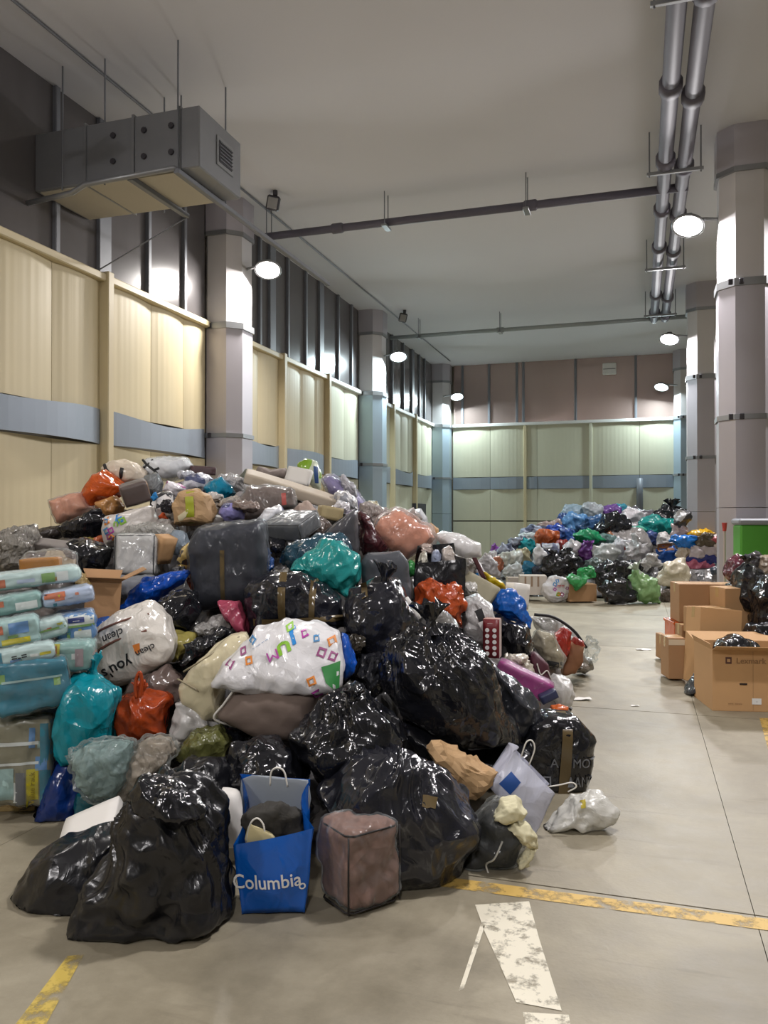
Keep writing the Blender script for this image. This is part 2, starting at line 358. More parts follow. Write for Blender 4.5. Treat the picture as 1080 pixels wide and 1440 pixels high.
for i, (a, b) in enumerate(zip(bx[:-1], bx[1:])):
    sheet('panel', M_CREAM2, wb, 'x', a + .004, b - .004, Z_BAND1 + .01, Z_LEDGE, .02, 0, 4, .03, i)
    sheet('band_panel', M_BAND, wb, 'x', a + .004, b - .004, Z_BAND0, Z_BAND1, .05, .02, 4, .02, i)
    sheet('panel', M_CREAM2, wb, 'x', a + .004, b - .004, 1.42, Z_BAND0 - .01, .02, 0, 4, .03, i + 9)
    sheet('panel', M_CREAM2, wb, 'x', a + .004, b - .004, .02, 1.38, .035, 0, 4, .03, i + 19)
MB().box(-5.45, 8, YB - .08, YB + .02, Z_LEDGE, Z_LEDGE + .09, .01).build('ledge', M_WHITE, wb)
for a in (-3.25, -1.35, .95): MB().box(a - .04, a + .04, YB - .07, YB + .02, 0, Z_LEDGE, .01).build('post', M_POST if a < -3 else M_CREAM2, wb)
b = MB().tube([(0, YB - .12, 2.62), (.0, YB - .14, 2.2), (.01, YB - .14, .1)], .09, 10).build('drain_pipe', M_MULL, smooth=True)
tag(b, 'dark vertical drain pipe against the far end wall', 'pipe')
u = empty('wall_unit', (-.82, YB - .1, 5.78)); tag(u, 'small white box hung at the top of the far copper glazing', 'wall unit')
MB().box(-.19, .19, -.12, .05, -.16, .16, .02).build('body', M_WHITE, u); MB().box(-.17, .17, -.13, -.118, -.02, -.005).build('slot', M_DARK, u)

# columns: octagonal, clad in grey sheet below the clamp band, paler above, cut into stacked sleeves
def octo(cx, cy, h, c): return [(cx-h+c, cy-h), (cx+h-c, cy-h), (cx+h, cy-h+c), (cx+h, cy+h-c), (cx+h-c, cy+h), (cx-h+c, cy+h), (cx-h, cy+h-c), (cx-h, cy-h+c)]
def column(n, cx, cy, mat, label):
    e = struct(empty('trim_%d' % n, (cx, cy, 0))); e['label'] = label
    lv = [0, 1.62, 2.69, 4.28]
    for z0, z1 in zip(lv[:-1], lv[1:]): MB().prism(octo(0, 0, .33, .17), z0 + .004, z1 - .004).build('sleeve', mat, e)
    MB().prism(octo(0, 0, .318, .165), 4.28, 5.62).build('shaft', M_COLTOP, e)
    MB().prism(octo(0, 0, .345, .175), 5.62, ZC).build('head', M_COLUMN, e)
    for z, t in ((4.28, .045), (2.69, .03), (5.62, .03)): MB().prism(octo(0, 0, .352, .18), z - t, z + t).build('clamp_band', M_STEEL, e)
    for z in (4.28, 2.69):
        MB().box(-.24, -.19, -.375, -.35, z - .035, z + .035, .006).build('clamp_bolt', M_DARK, e)
        MB().box(-.12, -.07, -.375, -.35, z - .035, z + .035, .006).build('clamp_bolt', M_DARK, e)
    return e
LC, RC = -5.82, 1.24
CY = [-2.67, 3.93, 10.53, 17.13, 23.73]
nm = ['', '', 'nearest', 'second', 'corner']
k = 0
for i, cy in enumerate(CY):
    for cx, side in ((LC, 'left'), (RC, 'right')):
        k += 1
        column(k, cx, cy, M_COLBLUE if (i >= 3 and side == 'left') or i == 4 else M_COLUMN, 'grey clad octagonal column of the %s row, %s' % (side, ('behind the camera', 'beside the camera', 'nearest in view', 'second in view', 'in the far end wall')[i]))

def lamp(x, y, sx, label, col, power=LAMP_W, size=.19, face=-24):
    e = empty('flood_lamp', (x, y, 5.12)); tag(e, label, 'lamp', 'flood lamps on the columns')
    tilt = (R(face), R(10) * -sx, 0)
    MB().tube([(-sx * .42, 0, .03), (-sx * .2, 0, .06), (-sx * .05, 0, .07)], .022, 8).build('arm', M_STEEL, e)
    MB().box(-.05, .05, -.06, .06, .05, .14, .012).build('driver_box', M_DARK, e)
    pr = [(.03, .10), (.06, .10), (.10, .075), (size, .02), (size + .01, -.01), (size - .005, -.018), (size - .02, -.008)]
    v, f, N = [], [], 24
    for r, z in pr:
        for q in range(N): a = 2 * math.pi * q / N; v.append((r * math.cos(a), r * math.sin(a), z))
    for i in range(len(pr) - 1):
        for q in range(N): f.append((i*N+q, (i+1)*N+q, (i+1)*N+(q+1) % N, i*N+(q+1) % N))
    f.append(tuple(range(N)))
    mesh_obj('housing', v, f, M_STEEL, e, rot=tilt, smooth=True)
    v = [((size - .012) * math.cos(2*math.pi*q/N), (size - .012) * math.sin(2*math.pi*q/N), -.008) for q in range(N)] + [(0, 0, -.035)]
    mesh_obj('lens', v, [((q+1) % N, q, N) for q in range(N)], glow(col, 30.0), e, rot=tilt, smooth=True)
    ld = bpy.data.lights.new('flood_light', 'AREA'); ld.shape = 'DISK'; ld.size = size * 1.9; ld.energy = power; ld.color = col
    lo = bpy.data.objects.new('flood_light', ld); COL.objects.link(lo); lo.parent = e; lo.location = (0, 0, -.05); lo.rotation_euler = tilt
    return e
lamp(-5.16, 10.53, 1, 'glowing round flood lamp on the nearest left column', WARM)
lamp(.58, 10.53, -1, 'glowing round flood lamp on the nearest right column', NEUT)
lamp(-5.16, 17.13, 1, 'glowing round flood lamp on the second left column', COOL)
lamp(.58, 17.13, -1, 'glowing round flood lamp on the second right column', NEUT)
lamp(-5.20, 23.35, 1, 'glowing round flood lamp on the far left corner column', COOL, LAMP_W * .8)
lamp(.58, 23.35, -1, 'glowing round flood lamp on the far right column', COOL, LAMP_W * .8)
lamp(.58, 3.93, -1, 'flood lamp on the right column beside the camera', NEUT)
lamp(-5.16, 3.93, 1, 'added unseen fill lamp on the left column beside the camera', WARM, LAMP_W * .3, face=0)  # added out of frame to lift the dim near left side
lamp(.58, -2.67, -1, 'added unseen fill lamp on the right column behind the camera', NEUT, LAMP_W * .9, face=24)  # unseen lamp added as fill for the fronts of the bags
lamp(-5.16, -2.67, 1, 'added unseen fill lamp on the left column behind the camera', NEUT, LAMP_W * .9, face=24)  # left twin of the fill lamp above, also added out of view
lamp(2.5, 17.13, 1, 'flood lamp on the outer face of the second right column', NEUT)
lamp(2.5, 10.53, 1, 'flood lamp on the outer face of the nearest right column', NEUT)

# air duct with grille, straps, hanger rods and drain pipe
du = empty('air_duct', (-4.05, 6.77, 4.9)); tag(du, 'grey rectangular air duct hung below the ceiling at left', 'air duct')
M_DUCT = paint('#84868a', .42, .45, var=.15, vscale=1.6); M_DUCTB = paint('#b7b0a0', .6, var=.06)
for a, bb in ((-1.95, -1.32), (-1.31, -.75), (-.74, -.22), (-.21, 0)):
    MB().box(a, bb, 0, .84, 0, .60, .012).build('duct_section', M_DUCT, du)
for a, bb in ((-1.9, -.80), (-.72, -.22)): MB().box(a, bb, .03, .81, -.012, 0).build('bottom_plate', M_DUCTB, du)
for a in (-1.315, -.745, -.215):
    MB().box(a - .012, a + .012, -.015, .855, -.015, .615).build('flange', M_STEEL, du)
for a in (-.98, -.62, -.31):
    for z in (.18, .44): MB().tube([(a, -.02, z), (a, .0, z)], .03, 8).build('bolt', M_DARK, du)
g = MB().box(0, .012, .32, .66, .16, .46, .004).build('grille_frame', M_STEEL, du); MB().box(.010, .016, .36, .62, .20, .42).build('grille_opening', M_DARK, g)
for q in range(6): MB().box(.013, .03, .36, .62, .215 + .036 * q, .223 + .036 * q).build('slat', M_MULL, g)
for a in (-.75, -.22):
    MB().box(a - .03, a + .03, -.06, 1.0 if a < -.5 else 3.9, -.06, -.012, .005).build('support_angle', M_MULL, du)
for a, y in ((-1.6, .0), (-1.1, .02), (-.95, .85), (-.22, -.03), (-.2, .87), (-.75, .87)):
    MB().tube([(a, y, -.03), (a, y, ZC - 4.9)], .009, 6).build('hanger_rod', M_MULL, du)
MB().tube([(-1.95, -.10, -.16), (-1.4, -.10, -.12), (-1.25, -.09, -.05), (-.24, -.06, -.01), (-.22, .1, -.02)], .028, 8).build('drain_pipe', M_STEEL, du, smooth=True)
MB().tube([(-1.9, .95, -.55), (-.75, .98, -.06)], .008, 6).build('brace_wire', M_MULL, du)

# hung pipes: a long pair down the hall and two crossing it
def run(name, label, pts, r, collars, mat=M_PIPE, hang=(), hd=.0):
    e = empty(name, pts[0]); tag(e, label, 'pipe'); o = Vector(pts[0])
    MB().tube([Vector(p) - o for p in pts], r, 12).build('pipe_length', mat, e, smooth=True)
    d = (Vector(pts[-1]) - o).normalized()
    for c in collars:
        q = (Vector(c) - o); MB().tube([q - d * .09, q - d * .07, q + d * .07, q + d * .09], [r * 1.1, r * 1.35, r * 1.35, r * 1.1], 12).build('pipe_collar', mat, e, smooth=True)
    for c in hang:
        q = Vector(c) - o; s_ = Vector((-d.y, d.x, 0)) * (r + .03)
        for sg in (-1, 1): MB().tube([q + s_ * sg + Vector((0, 0, -r - .02)), q + s_ * sg + Vector((0, 0, ZC - c[2]))], .008, 6).build('hanger_rod', M_MULL, e)
        MB().box(q.x - abs(s_.x) - .04, q.x + abs(s_.x) + .04, q.y - abs(s_.y) - .04, q.y + abs(s_.y) + .04, q.z - r - .03, q.z - r, .004).build('hanger_clip', M_STEEL, e)
    return e
PZ = CAM_H + 4.25
for x, lb in ((.30, 'left'), (.52, 'right')):
    ycs = [5.2, 6.6, 8.3, 10.0, 11.6, 13.2, 16.0, 17.4]
    run('ceiling_pipe', 'thick grey drain pipe along the ceiling, %s one of the pair' % lb, [(x, -7, PZ), (x, 18.0, PZ)], .085, [(x, y + (.25 if x > .4 else 0), PZ) for y in ycs])
for i, y in enumerate((6.75, 10.1, 14.0, 17.2)):
    e = empty('pipe_hanger', (.41, y, PZ - .1)); tag(e, 'steel cross bar with rods carrying the pipe pair, %s' % ('nearest', 'beside the nearest right column', 'between the right columns', 'at the far end of the pipes')[i], 'hanger')
    MB().box(-.32, .32, -.02, .02, -.03, .01, .004).build('cross_bar', M_STEEL, e)
    for s_ in (-.29, .29): MB().tube([(s_, 0, -.05), (s_, 0, ZC - PZ + .1)], .009, 6).build('hanger_rod', M_MULL, e)
run('ceiling_pipe', 'grey pipe crossing the hall below the ceiling near the duct', [(-5.35, 10.85, PZ - .02), (.6, 10.85, PZ - .02)], .055, [(-4.2, 10.85, PZ - .02), (-1.4, 10.85, PZ - .02)], M_PIPE, [(-5.3, 10.85, PZ - .02), (-3.45, 10.85, PZ - .02), (-1.45, 10.85, PZ - .02)])
run('ceiling_pipe', 'thin pipe crossing the hall further back under the ceiling', [(-5.6, 17.95, PZ), (1.0, 17.95, PZ)], .045, [(-3, 17.95, PZ)], paint('#8d9392', .5, var=.1), [(-4.9, 17.95, PZ), (-3.0, 17.95, PZ), (.3, 17.95, PZ)])
t = MB().tube([(-5.33, -7, ZC - .02), (-5.33, 23, ZC - .02)], .014, 6).build('ceiling_cable', M_MULL); tag(t, 'thin cable running along the ceiling beside the left wall', 'cable')
for px, py, lb in ((387, 268, 'near'), (569, 436, 'far')):
    q = CM.translation; dr = at(px, py, 1) - q; p = q + dr * ((ZC - q.z) / dr.z)
    e = empty('ceiling_spotlight', p); tag(e, 'small dark spotlight on the ceiling, %s one' % ('nearer' if lb == 'near' else 'farther'), 'spotlight')
    MB().tube([(0, 0, 0), (0, 0, -.07)], .035, 10).build('stem', M_DARK, e)
    MB().box(-.09, .09, -.05, .07, -.27, -.07, .02).build('head', M_DARK, e, rot=(R(15), R(12), R(20)))
    MB().box(-.07, .07, -.06, -.048, -.25, -.10, .004).build('lens', paint('#8b8986', .3, var=0), e, rot=(R(15), R(12), R(20)))

# worn paint on the floor
def floor_poly(name, pix, mat, label, h=.002):
    p = [on_floor(x, y) for x, y in pix]; c = sum((Vector(q) for q in p), Vector()) / len(p)
    o = mesh_obj(name, [(q.x - c.x, q.y - c.y, 0) for q in p], [tuple(range(len(p)))], mat, loc=(c.x, c.y, h)); struct(o); o['label'] = label
    if o.data.polygons[0].normal.z < 0: o.data.flip_normals()
    return o
M_YEL = worn_paint('#c9a75a', .47, 11.0); M_FADE = worn_paint('#d8d2bf', .43, 16.0)
mesh_obj('trim_21', [(-.85, 3.16, .002), (2.6, 3.24, .002), (2.6, 3.33, .002), (-.85, 3.25, .002)], [(0, 1, 2, 3)], M_YEL)['kind'] = 'structure'
floor_poly('trim_22', [(668, 1273), (744, 1268), (758, 1320), (790, 1422), (726, 1410), (704, 1360), (682, 1312)], M_FADE, 'faded white paint mark on the floor')
floor_poly('trim_23', [(676, 1300), (682, 1302), (652, 1392), (645, 1394)], M_FADE, 'thin faded white paint streak on the floor')
floor_poly('trim_24', [(735, 1424), (800, 1428), (806, 1470), (745, 1470)], M_FADE, 'faded white paint remnant at the lower edge')
floor_poly('trim_25', [(95, 1345), (118, 1343), (60, 1450), (15, 1450)], worn_paint('#c2a94f', .48, 9.0), 'worn yellow paint stripe at lower left')
floor_poly('trim_26', [(1068, 1010), (1095, 1010), (1140, 1080), (1090, 1090)], M_YEL, 'yellow paint trace beside the big carton')
# ------------------------------------------------------------------ soft things: bags, packs, pillows
_CS = {}
def cube_sphere(n):
    if n in _CS: return _CS[n]
    idx, v, f = {}, [], []
    def vid(i, j, k):
        key = (i, j, k)
        if key not in idx:
            idx[key] = len(v); v.append([math.tan((q / n * 2 - 1) * math.pi / 4) for q in key])
        return idx[key]
    for a in range(3):
        b, c = (a + 1) % 3, (a + 2) % 3
        for s in (0, n):
            for i in range(n):
                for j in range(n):
                    q = []
                    for di, dj in ((0, 0), (1, 0), (1, 1), (0, 1)):
                        k = [0, 0, 0]; k[a] = s; k[b] = i + di; k[c] = j + dj; q.append(vid(*k))
                    f.append(tuple(q if s else q[::-1]))
    _CS[n] = (np.array(v), f); return _CS[n]
def radial(poly, c, m=720):
    """distance from c to the outline for m angles"""
    P = np.array(poly, float) - np.array(c); Q = np.roll(P, -1, 0); th = np.arange(m) / m * 2 * math.pi
    d = np.stack([np.cos(th), np.sin(th)], 1); out = np.zeros(m)
    for a, b in zip(P, Q):
        e = b - a; den = d[:, 0] * e[1] - d[:, 1] * e[0]; den = np.where(abs(den) < 1e-9, 1e-9, den)
        t = (a[0] * e[1] - a[1] * e[0]) / den; s = (a[0] * d[:, 1] - a[1] * d[:, 0]) / den
        ok = (t > 0) & (s >= -1e-6) & (s <= 1 + 1e-6); out = np.where(ok & (t > out), t, out)
    for i in range(m):
        if out[i] <= 0: out[i] = out[i-1] if out[i-1] > 0 else .5 * np.abs(P).max()
    return out
def smooth_ring(r, k):
    if k < 1: return r
    w = np.hanning(2 * k + 3)[1:-1]; w /= w.sum(); return np.convolve(np.concatenate([r[-k:], r, r[:k]]), w, 'valid')
def waves(P, s, seed, freq, n, ridge):
    """smooth lumps (ridge 0) or folded creases (ridge 1), about -1..1"""
    g = np.random.default_rng(seed); out = np.zeros(len(P))
    wp = sum(np.sin(P @ (g.normal(size=3) * freq * .8 / s) + g.uniform(0, 6)) for _ in range(2)) * .6
    for _ in range(n):
        k = g.normal(size=3); k *= freq * g.uniform(.6, 1.5) / s / np.linalg.norm(k)
        q = np.sin(P @ k + g.uniform(0, 6.3) + wp * g.uniform(.3, 1.0))
        out += (1 - 2 * np.abs(q)) if ridge else q
    return out / n ** .6
def normals(V, F):
    N = np.zeros_like(V); Fa = np.array(F); a, b, c, d = (V[Fa[:, i]] for i in range(4)); fn = np.cross(c - a, d - b)
    for i in range(4): np.add.at(N, Fa[:, i], fn)
    return N / (np.linalg.norm(N, axis=1, keepdims=True) + 1e-12)
def crumple_mesh(V, F, s, seed, lump, crease, fine=.0):
    if lump: V = V + normals(V, F) * (waves(V, s, seed, 5.0, 4, 0) * lump * s)[:, None]
    if crease:
        V = V + normals(V, F) * (waves(V, s, seed + 1, 5.5, 5, 1) * crease * 1.15 * s)[:, None]
        V = V + normals(V, F) * (waves(V, s, seed + 2, 12.0, 6, 1) * crease * .62 * s)[:, None]
    if fine: V = V + normals(V, F) * (waves(V, s, seed + 3, 26.0, 4, 1) * fine * s)[:, None]
    return V
ITEMS = []     # (pile, world centre, size) of everything in the heaps
def face_mesh(v, f): return BVHTree.FromPolygons([tuple(x) for x in v], f)
def soft(name, label, cat, d, outline, mat, T=None, p=2.3, n=18, lump=.03, crease=.03, fine=.0, seed=None, round_=8, group=None,
         pile=1, film=None, center=None, lean=0.0, parts=(), pleat=None, flat=False):
    """a stuffed bag or pack whose silhouette follows the outline (pixels), standing d metres away; lean tips its top backward"""
    seed = seed if seed is not None else (int(outline[0][0] * 7 + outline[0][1] * 13 + len(outline)) % 9973)
    sc = d / FPX; X = [q[0] for q in outline]; Y = [q[1] for q in outline]
    cx, cy = center or ((min(X) + max(X)) / 2, (min(Y) + max(Y)) / 2)
    loc = at(cx, cy, d)
    poly = [((x - cx) * sc, (cy - y) * sc) for x, y in outline]
    wd, ht = (max(X) - min(X)) * sc, (max(Y) - min(Y)) * sc; s = min(wd, ht)
    T = T if T is not None else max(.75 * s, .45 * math.sqrt(wd * ht))
    R_ = smooth_ring(radial(poly, (0, 0)), round_)
    U, F = cube_sphere(n)
    pn = (np.abs(U) ** 2).sum(1) ** .5; U = U / pn[:, None]
    th = np.arctan2(U[:, 2], U[:, 0]); rho = np.hypot(U[:, 0], U[:, 2])
    k = (rho ** p + np.abs(U[:, 1]) ** p) ** (-1 / p)
    ii = (th % (2 * math.pi)) / (2 * math.pi) * len(R_); i0 = ii.astype(int) % len(R_); fr = ii - ii.astype(int)
    rr = R_[i0] * (1 - fr) + R_[(i0 + 1) % len(R_)] * fr
    V = np.stack([rr * rho * k * np.cos(th), T / 2 * U[:, 1] * k, rr * rho * k * np.sin(th)], 1)
    n_ = n
    V = crumple_mesh(V, F, s, seed, lump, crease, fine)
    if pleat:
        q = np.array([(pleat[0] - cx) * sc, 0, (cy - pleat[1]) * sc]); D_ = V - q; dist = np.linalg.norm(D_, axis=1); reach = (pleat[2] if len(pleat) > 2 else .5) * s
        ph = np.arctan2(D_[:, 1], D_[:, 0]) + .25 * np.sin(D_[:, 2] / s * 7 + seed); a_ = np.exp(-(dist / reach) ** 1.5)
        V = V + normals(V, F) * ((1 - 2 * np.abs(np.sin(8 * ph + 1.3 * np.sin(3 * ph + seed)))) * a_ * .035 * s * np.clip(dist / (.2 * s), .2, 1))[:, None]
    V[:, 1] += V[:, 2] * math.tan(lean)
    zb = V[:, 2].min()
    zmin = .004 - loc.z
    if zb < zmin: V[:, 2] = np.maximum(V[:, 2], zmin); zb = max(zb, zmin)
    off = np.array([0, 0, zb]); base = loc + Vector((0, 0, zb))
    if film is None or not film.get('only'):
        o = mesh_obj(name, V - off, F, mat, loc=base, rot=(0, 0, YAW), smooth=not flat)
    else:
        o = mesh_obj(name, V - off, F, mat, loc=base, rot=(0, 0, YAW), smooth=True)
    tag(o, label, cat, group)
    info = dict(o=o, V=V - off, F=F, sc=sc, cx=cx, cy=cy, zb=zb, d=d, s=s, seed=seed, T=T, loc=loc, bvh=None)
    if film is not None:
        g = film.get('grow', 1.04) - 1.03; W = V + normals(V, F) * (.004 + g * s * .5 + (waves(V, s, seed + 50, 12.0, 5, 1) + 1.6) * .5 * film.get('crease', .03) * s)[:, None]
        W[:, 2] = np.maximum(W[:, 2], .003 - loc.z)
        mesh_obj('clear_wrap', W - off, F, film.get('mat') or clear_film(), o, smooth=True)
    for q in parts: q(info)
    if pile: ITEMS.append((pile, loc, max(wd, ht), s))
    return info
def loc2(info, px, py): return ((px - info['cx']) * info['sc'], (info['cy'] - py) * info['sc'] - info['zb'])
def surf_y(info, x, z, lift=.004):
    if info['bvh'] is None: info['bvh'] = face_mesh(info['V'], info['F'])
    h = info['bvh'].ray_cast(Vector((x, -6, z)), Vector((0, 1, 0)))
    return (h[0].y - lift) if h[0] is not None else None
def drape(info, name, pts2, faces, mat, lift=.005, smooth=True):
    """lay a flat outline (local x, z pairs) on the front of a soft thing"""
    v, last = [], -info['T'] * .3
    for x, z in pts2:
        y = surf_y(info, x, z, lift); last = y if y is not None else last; v.append((x, last, z))
    return mesh_obj(name, v, faces, mat, info['o'], smooth=smooth)
def patch(name, quad, mat, n=6, lift=.005):
    """printed or taped patch between four pixel corners (tl, tr, br, bl)"""
    def go(info):
        a, b, c, d_ = [np.array(loc2(info, *q)) for q in quad]; P = []
        for j in range(n + 1):
            for i in range(n + 1):
                u, v = i / n, j / n; P.append((a * (1-u) + b * u) * (1-v) + (d_ * (1-u) + c * u) * v)
        drape(info, name, P, [(j*(n+1)+i, (j+1)*(n+1)+i, (j+1)*(n+1)+i+1, j*(n+1)+i+1) for j in range(n) for i in range(n)], mat, lift)
    return go
_TX = {}
def text_mesh(body, bold=0.0):
    if (body, bold) in _TX: return _TX[(body, bold)]
    cu = bpy.data.curves.new('lettering', 'FONT'); cu.body = body; cu.align_x = 'CENTER'; cu.align_y = 'CENTER'; cu.resolution_u = 3; cu.offset = bold
    o = bpy.data.objects.new('lettering', cu); COL.objects.link(o); dg = bpy.context.evaluated_depsgraph_get(); dg.update()
    me = bpy.data.meshes.new_from_object(o.evaluated_get(dg)); v = [(q.co.x, q.co.y) for q in me.vertices]; f = [tuple(q.vertices) for q in me.polygons]
    bpy.data.objects.remove(o); bpy.data.meshes.remove(me)
    _TX[(body, bold)] = (v, f); return v, f
def letters(body, px, py, hpx, mat, rot=0.0, sx=1.0, bold=.01, name='lettering', lift=.006):
    """printed words: centre pixel, letter height in pixels, rotation in degrees (counter-clockwise)"""
    def go(info):
        v, f = text_mesh(body, bold); c, s_ = math.cos(R(rot)), math.sin(R(rot)); k = hpx / .72 * info['sc']; x0, z0 = loc2(info, px, py)
        drape(info, name, [(x0 + (a * sx * c - b * s_) * k, z0 + (a * sx * s_ + b * c) * k) for a, b in v], f, mat, lift, False)
    return go
def cord(name, pix, r, mat, out=.02, depth=None):
    """a cord, handle or piping through pixels, lying on the front of the thing or out of it"""
    def go(info):
        pts, last = [], -info['T'] * .3
        for q in pix:
            x, z = loc2(info, q[0], q[1]); y = surf_y(info, x, z, out) if depth is None else None
            if len(q) > 2: y = q[2]
            last = y if y is not None else (depth if depth is not None else last); pts.append(Vector((x, last, z)))
        MB().tube(catmull(pts), r, 7).build(name, mat, info['o'], smooth=True)
    return go
def catmull(P, k=5):
    if len(P) < 3: return P
    Q = [P[0] * 2 - P[1]] + P + [P[-1] * 2 - P[-2]]; out = []
    for i in range(1, len(Q) - 2):
        for j in range(k):
            t = j / k; a, b, c, d_ = Q[i-1], Q[i], Q[i+1], Q[i+2]
            out.append(.5 * ((2*b) + (c-a)*t + (2*a-5*b+4*c-d_)*t*t + (3*b-a-3*c+d_)*t**3))
    return out + [P[-1]]
def knot(px, py, size, mat=None, ang=0.0, name='knot', yy=None, flare=1.0):
    """gathered neck and ruffled tail of a tied bag; size in pixels"""
    def go(info):
        s = size * info['sc']; x, z = loc2(info, px, py); y = surf_y(info, x, z, -.2 * s) if yy is None else yy
        y = y if y is not None else 0.0
        rn = np.random.default_rng(info['seed'] + 5); v, f, N = [], [], 28
        prof = [(.42, -.35), (.26, -.12), (.17, .05), (.21, .12), (.17, .2), (.30, .42), (.48 * flare, .68), (.62 * flare, .86), (.60 * flare, .9), (.42 * flare, .7), (.14, .34)]
        ph = rn.uniform(0, 6.3, 4)
        for i, (r, h) in enumerate(prof):
            for k in range(N):
                a = 2 * math.pi * k / N; w_ = max(0, (h - .1)) if i > 4 else .12
                rr = r * (1 + w_ * .55 * math.sin(5 * a + ph[0]) + w_ * .35 * math.sin(9 * a + ph[1])); hh = h + w_ * .22 * math.sin(4 * a + ph[2]) + w_ * .12 * math.sin(11 * a + ph[3])
                v.append((rr * math.cos(a) * s, rr * math.sin(a) * s * .8, hh * s))
        for i in range(len(prof) - 1):
            for k in range(N): f.append((i*N+k, i*N+(k+1) % N, (i+1)*N+(k+1) % N, (i+1)*N+k))
        mesh_obj(name, v, f, mat or info['o'].data.materials[0], info['o'], loc=(x, y, z), rot=(0, R(-ang), 0), smooth=True)
    return go
def ears(px, py, size, mat=None, ang=0.0):
    """two knotted handle ends standing up from a carrier bag"""
    def go(info):
        s = size * info['sc']; x, z = loc2(info, px, py); y = surf_y(info, x, z, .0); y = y if y is not None else 0
        for sg in (-1, 1):
            pts = [Vector((0, 0, -.1 * s)), Vector((sg * .12 * s, 0, .3 * s)), Vector((sg * .30 * s, -.05 * s, .7 * s)), Vector((sg * .34 * s, -.02 * s, 1.0 * s))]
            MB().tube(catmull(pts), [.13 * s, .13 * s, .14 * s, .15 * s, .16 * s, .17 * s, .18 * s, .19 * s, .19 * s, .19 * s, .18 * s, .17 * s, .15 * s, .12 * s, .08 * s, .03 * s][:len(catmull(pts))], 9).build('tied_handle', mat or info['o'].data.materials[0], info['o'], loc=(x, y, z), rot=(0, R(-ang), 0), smooth=True)
    return go
def lump(name, outline, mat, dy=-.3, T=None, p=2.3, n=12, lp=.05, cr=.05):
    """a soft sub-piece showing in or on a thing: outline in pixels, dy = shift toward the viewer in metres"""
    def go(info):
        sc = info['sc']; X = [q[0] for q in outline]; Y = [q[1] for q in outline]; cx, cy = (min(X)+max(X))/2, (min(Y)+max(Y))/2
        poly = [((x-cx)*sc, (cy-y)*sc) for x, y in outline]; wd, ht = (max(X)-min(X))*sc, (max(Y)-min(Y))*sc; s = min(wd, ht); t = T or s * .7
        R_ = smooth_ring(radial(poly, (0, 0)), 6); U, F = cube_sphere(n); U = U / np.linalg.norm(U, axis=1, keepdims=True)
        th = np.arctan2(U[:, 2], U[:, 0]); rho = np.hypot(U[:, 0], U[:, 2]); k = (rho**p + np.abs(U[:, 1])**p) ** (-1/p)
        rr = R_[((th % (2*math.pi)) / (2*math.pi) * len(R_)).astype(int) % len(R_)]
        V = np.stack([rr*rho*k*np.cos(th), t/2*U[:, 1]*k, rr*rho*k*np.sin(th)], 1); V = crumple_mesh(V, F, s, int(cx*3+cy), lp, cr)
        x, z = loc2(info, cx, cy); mesh_obj(name, V, F, mat, info['o'], loc=(x, dy, z), smooth=True)
    return go

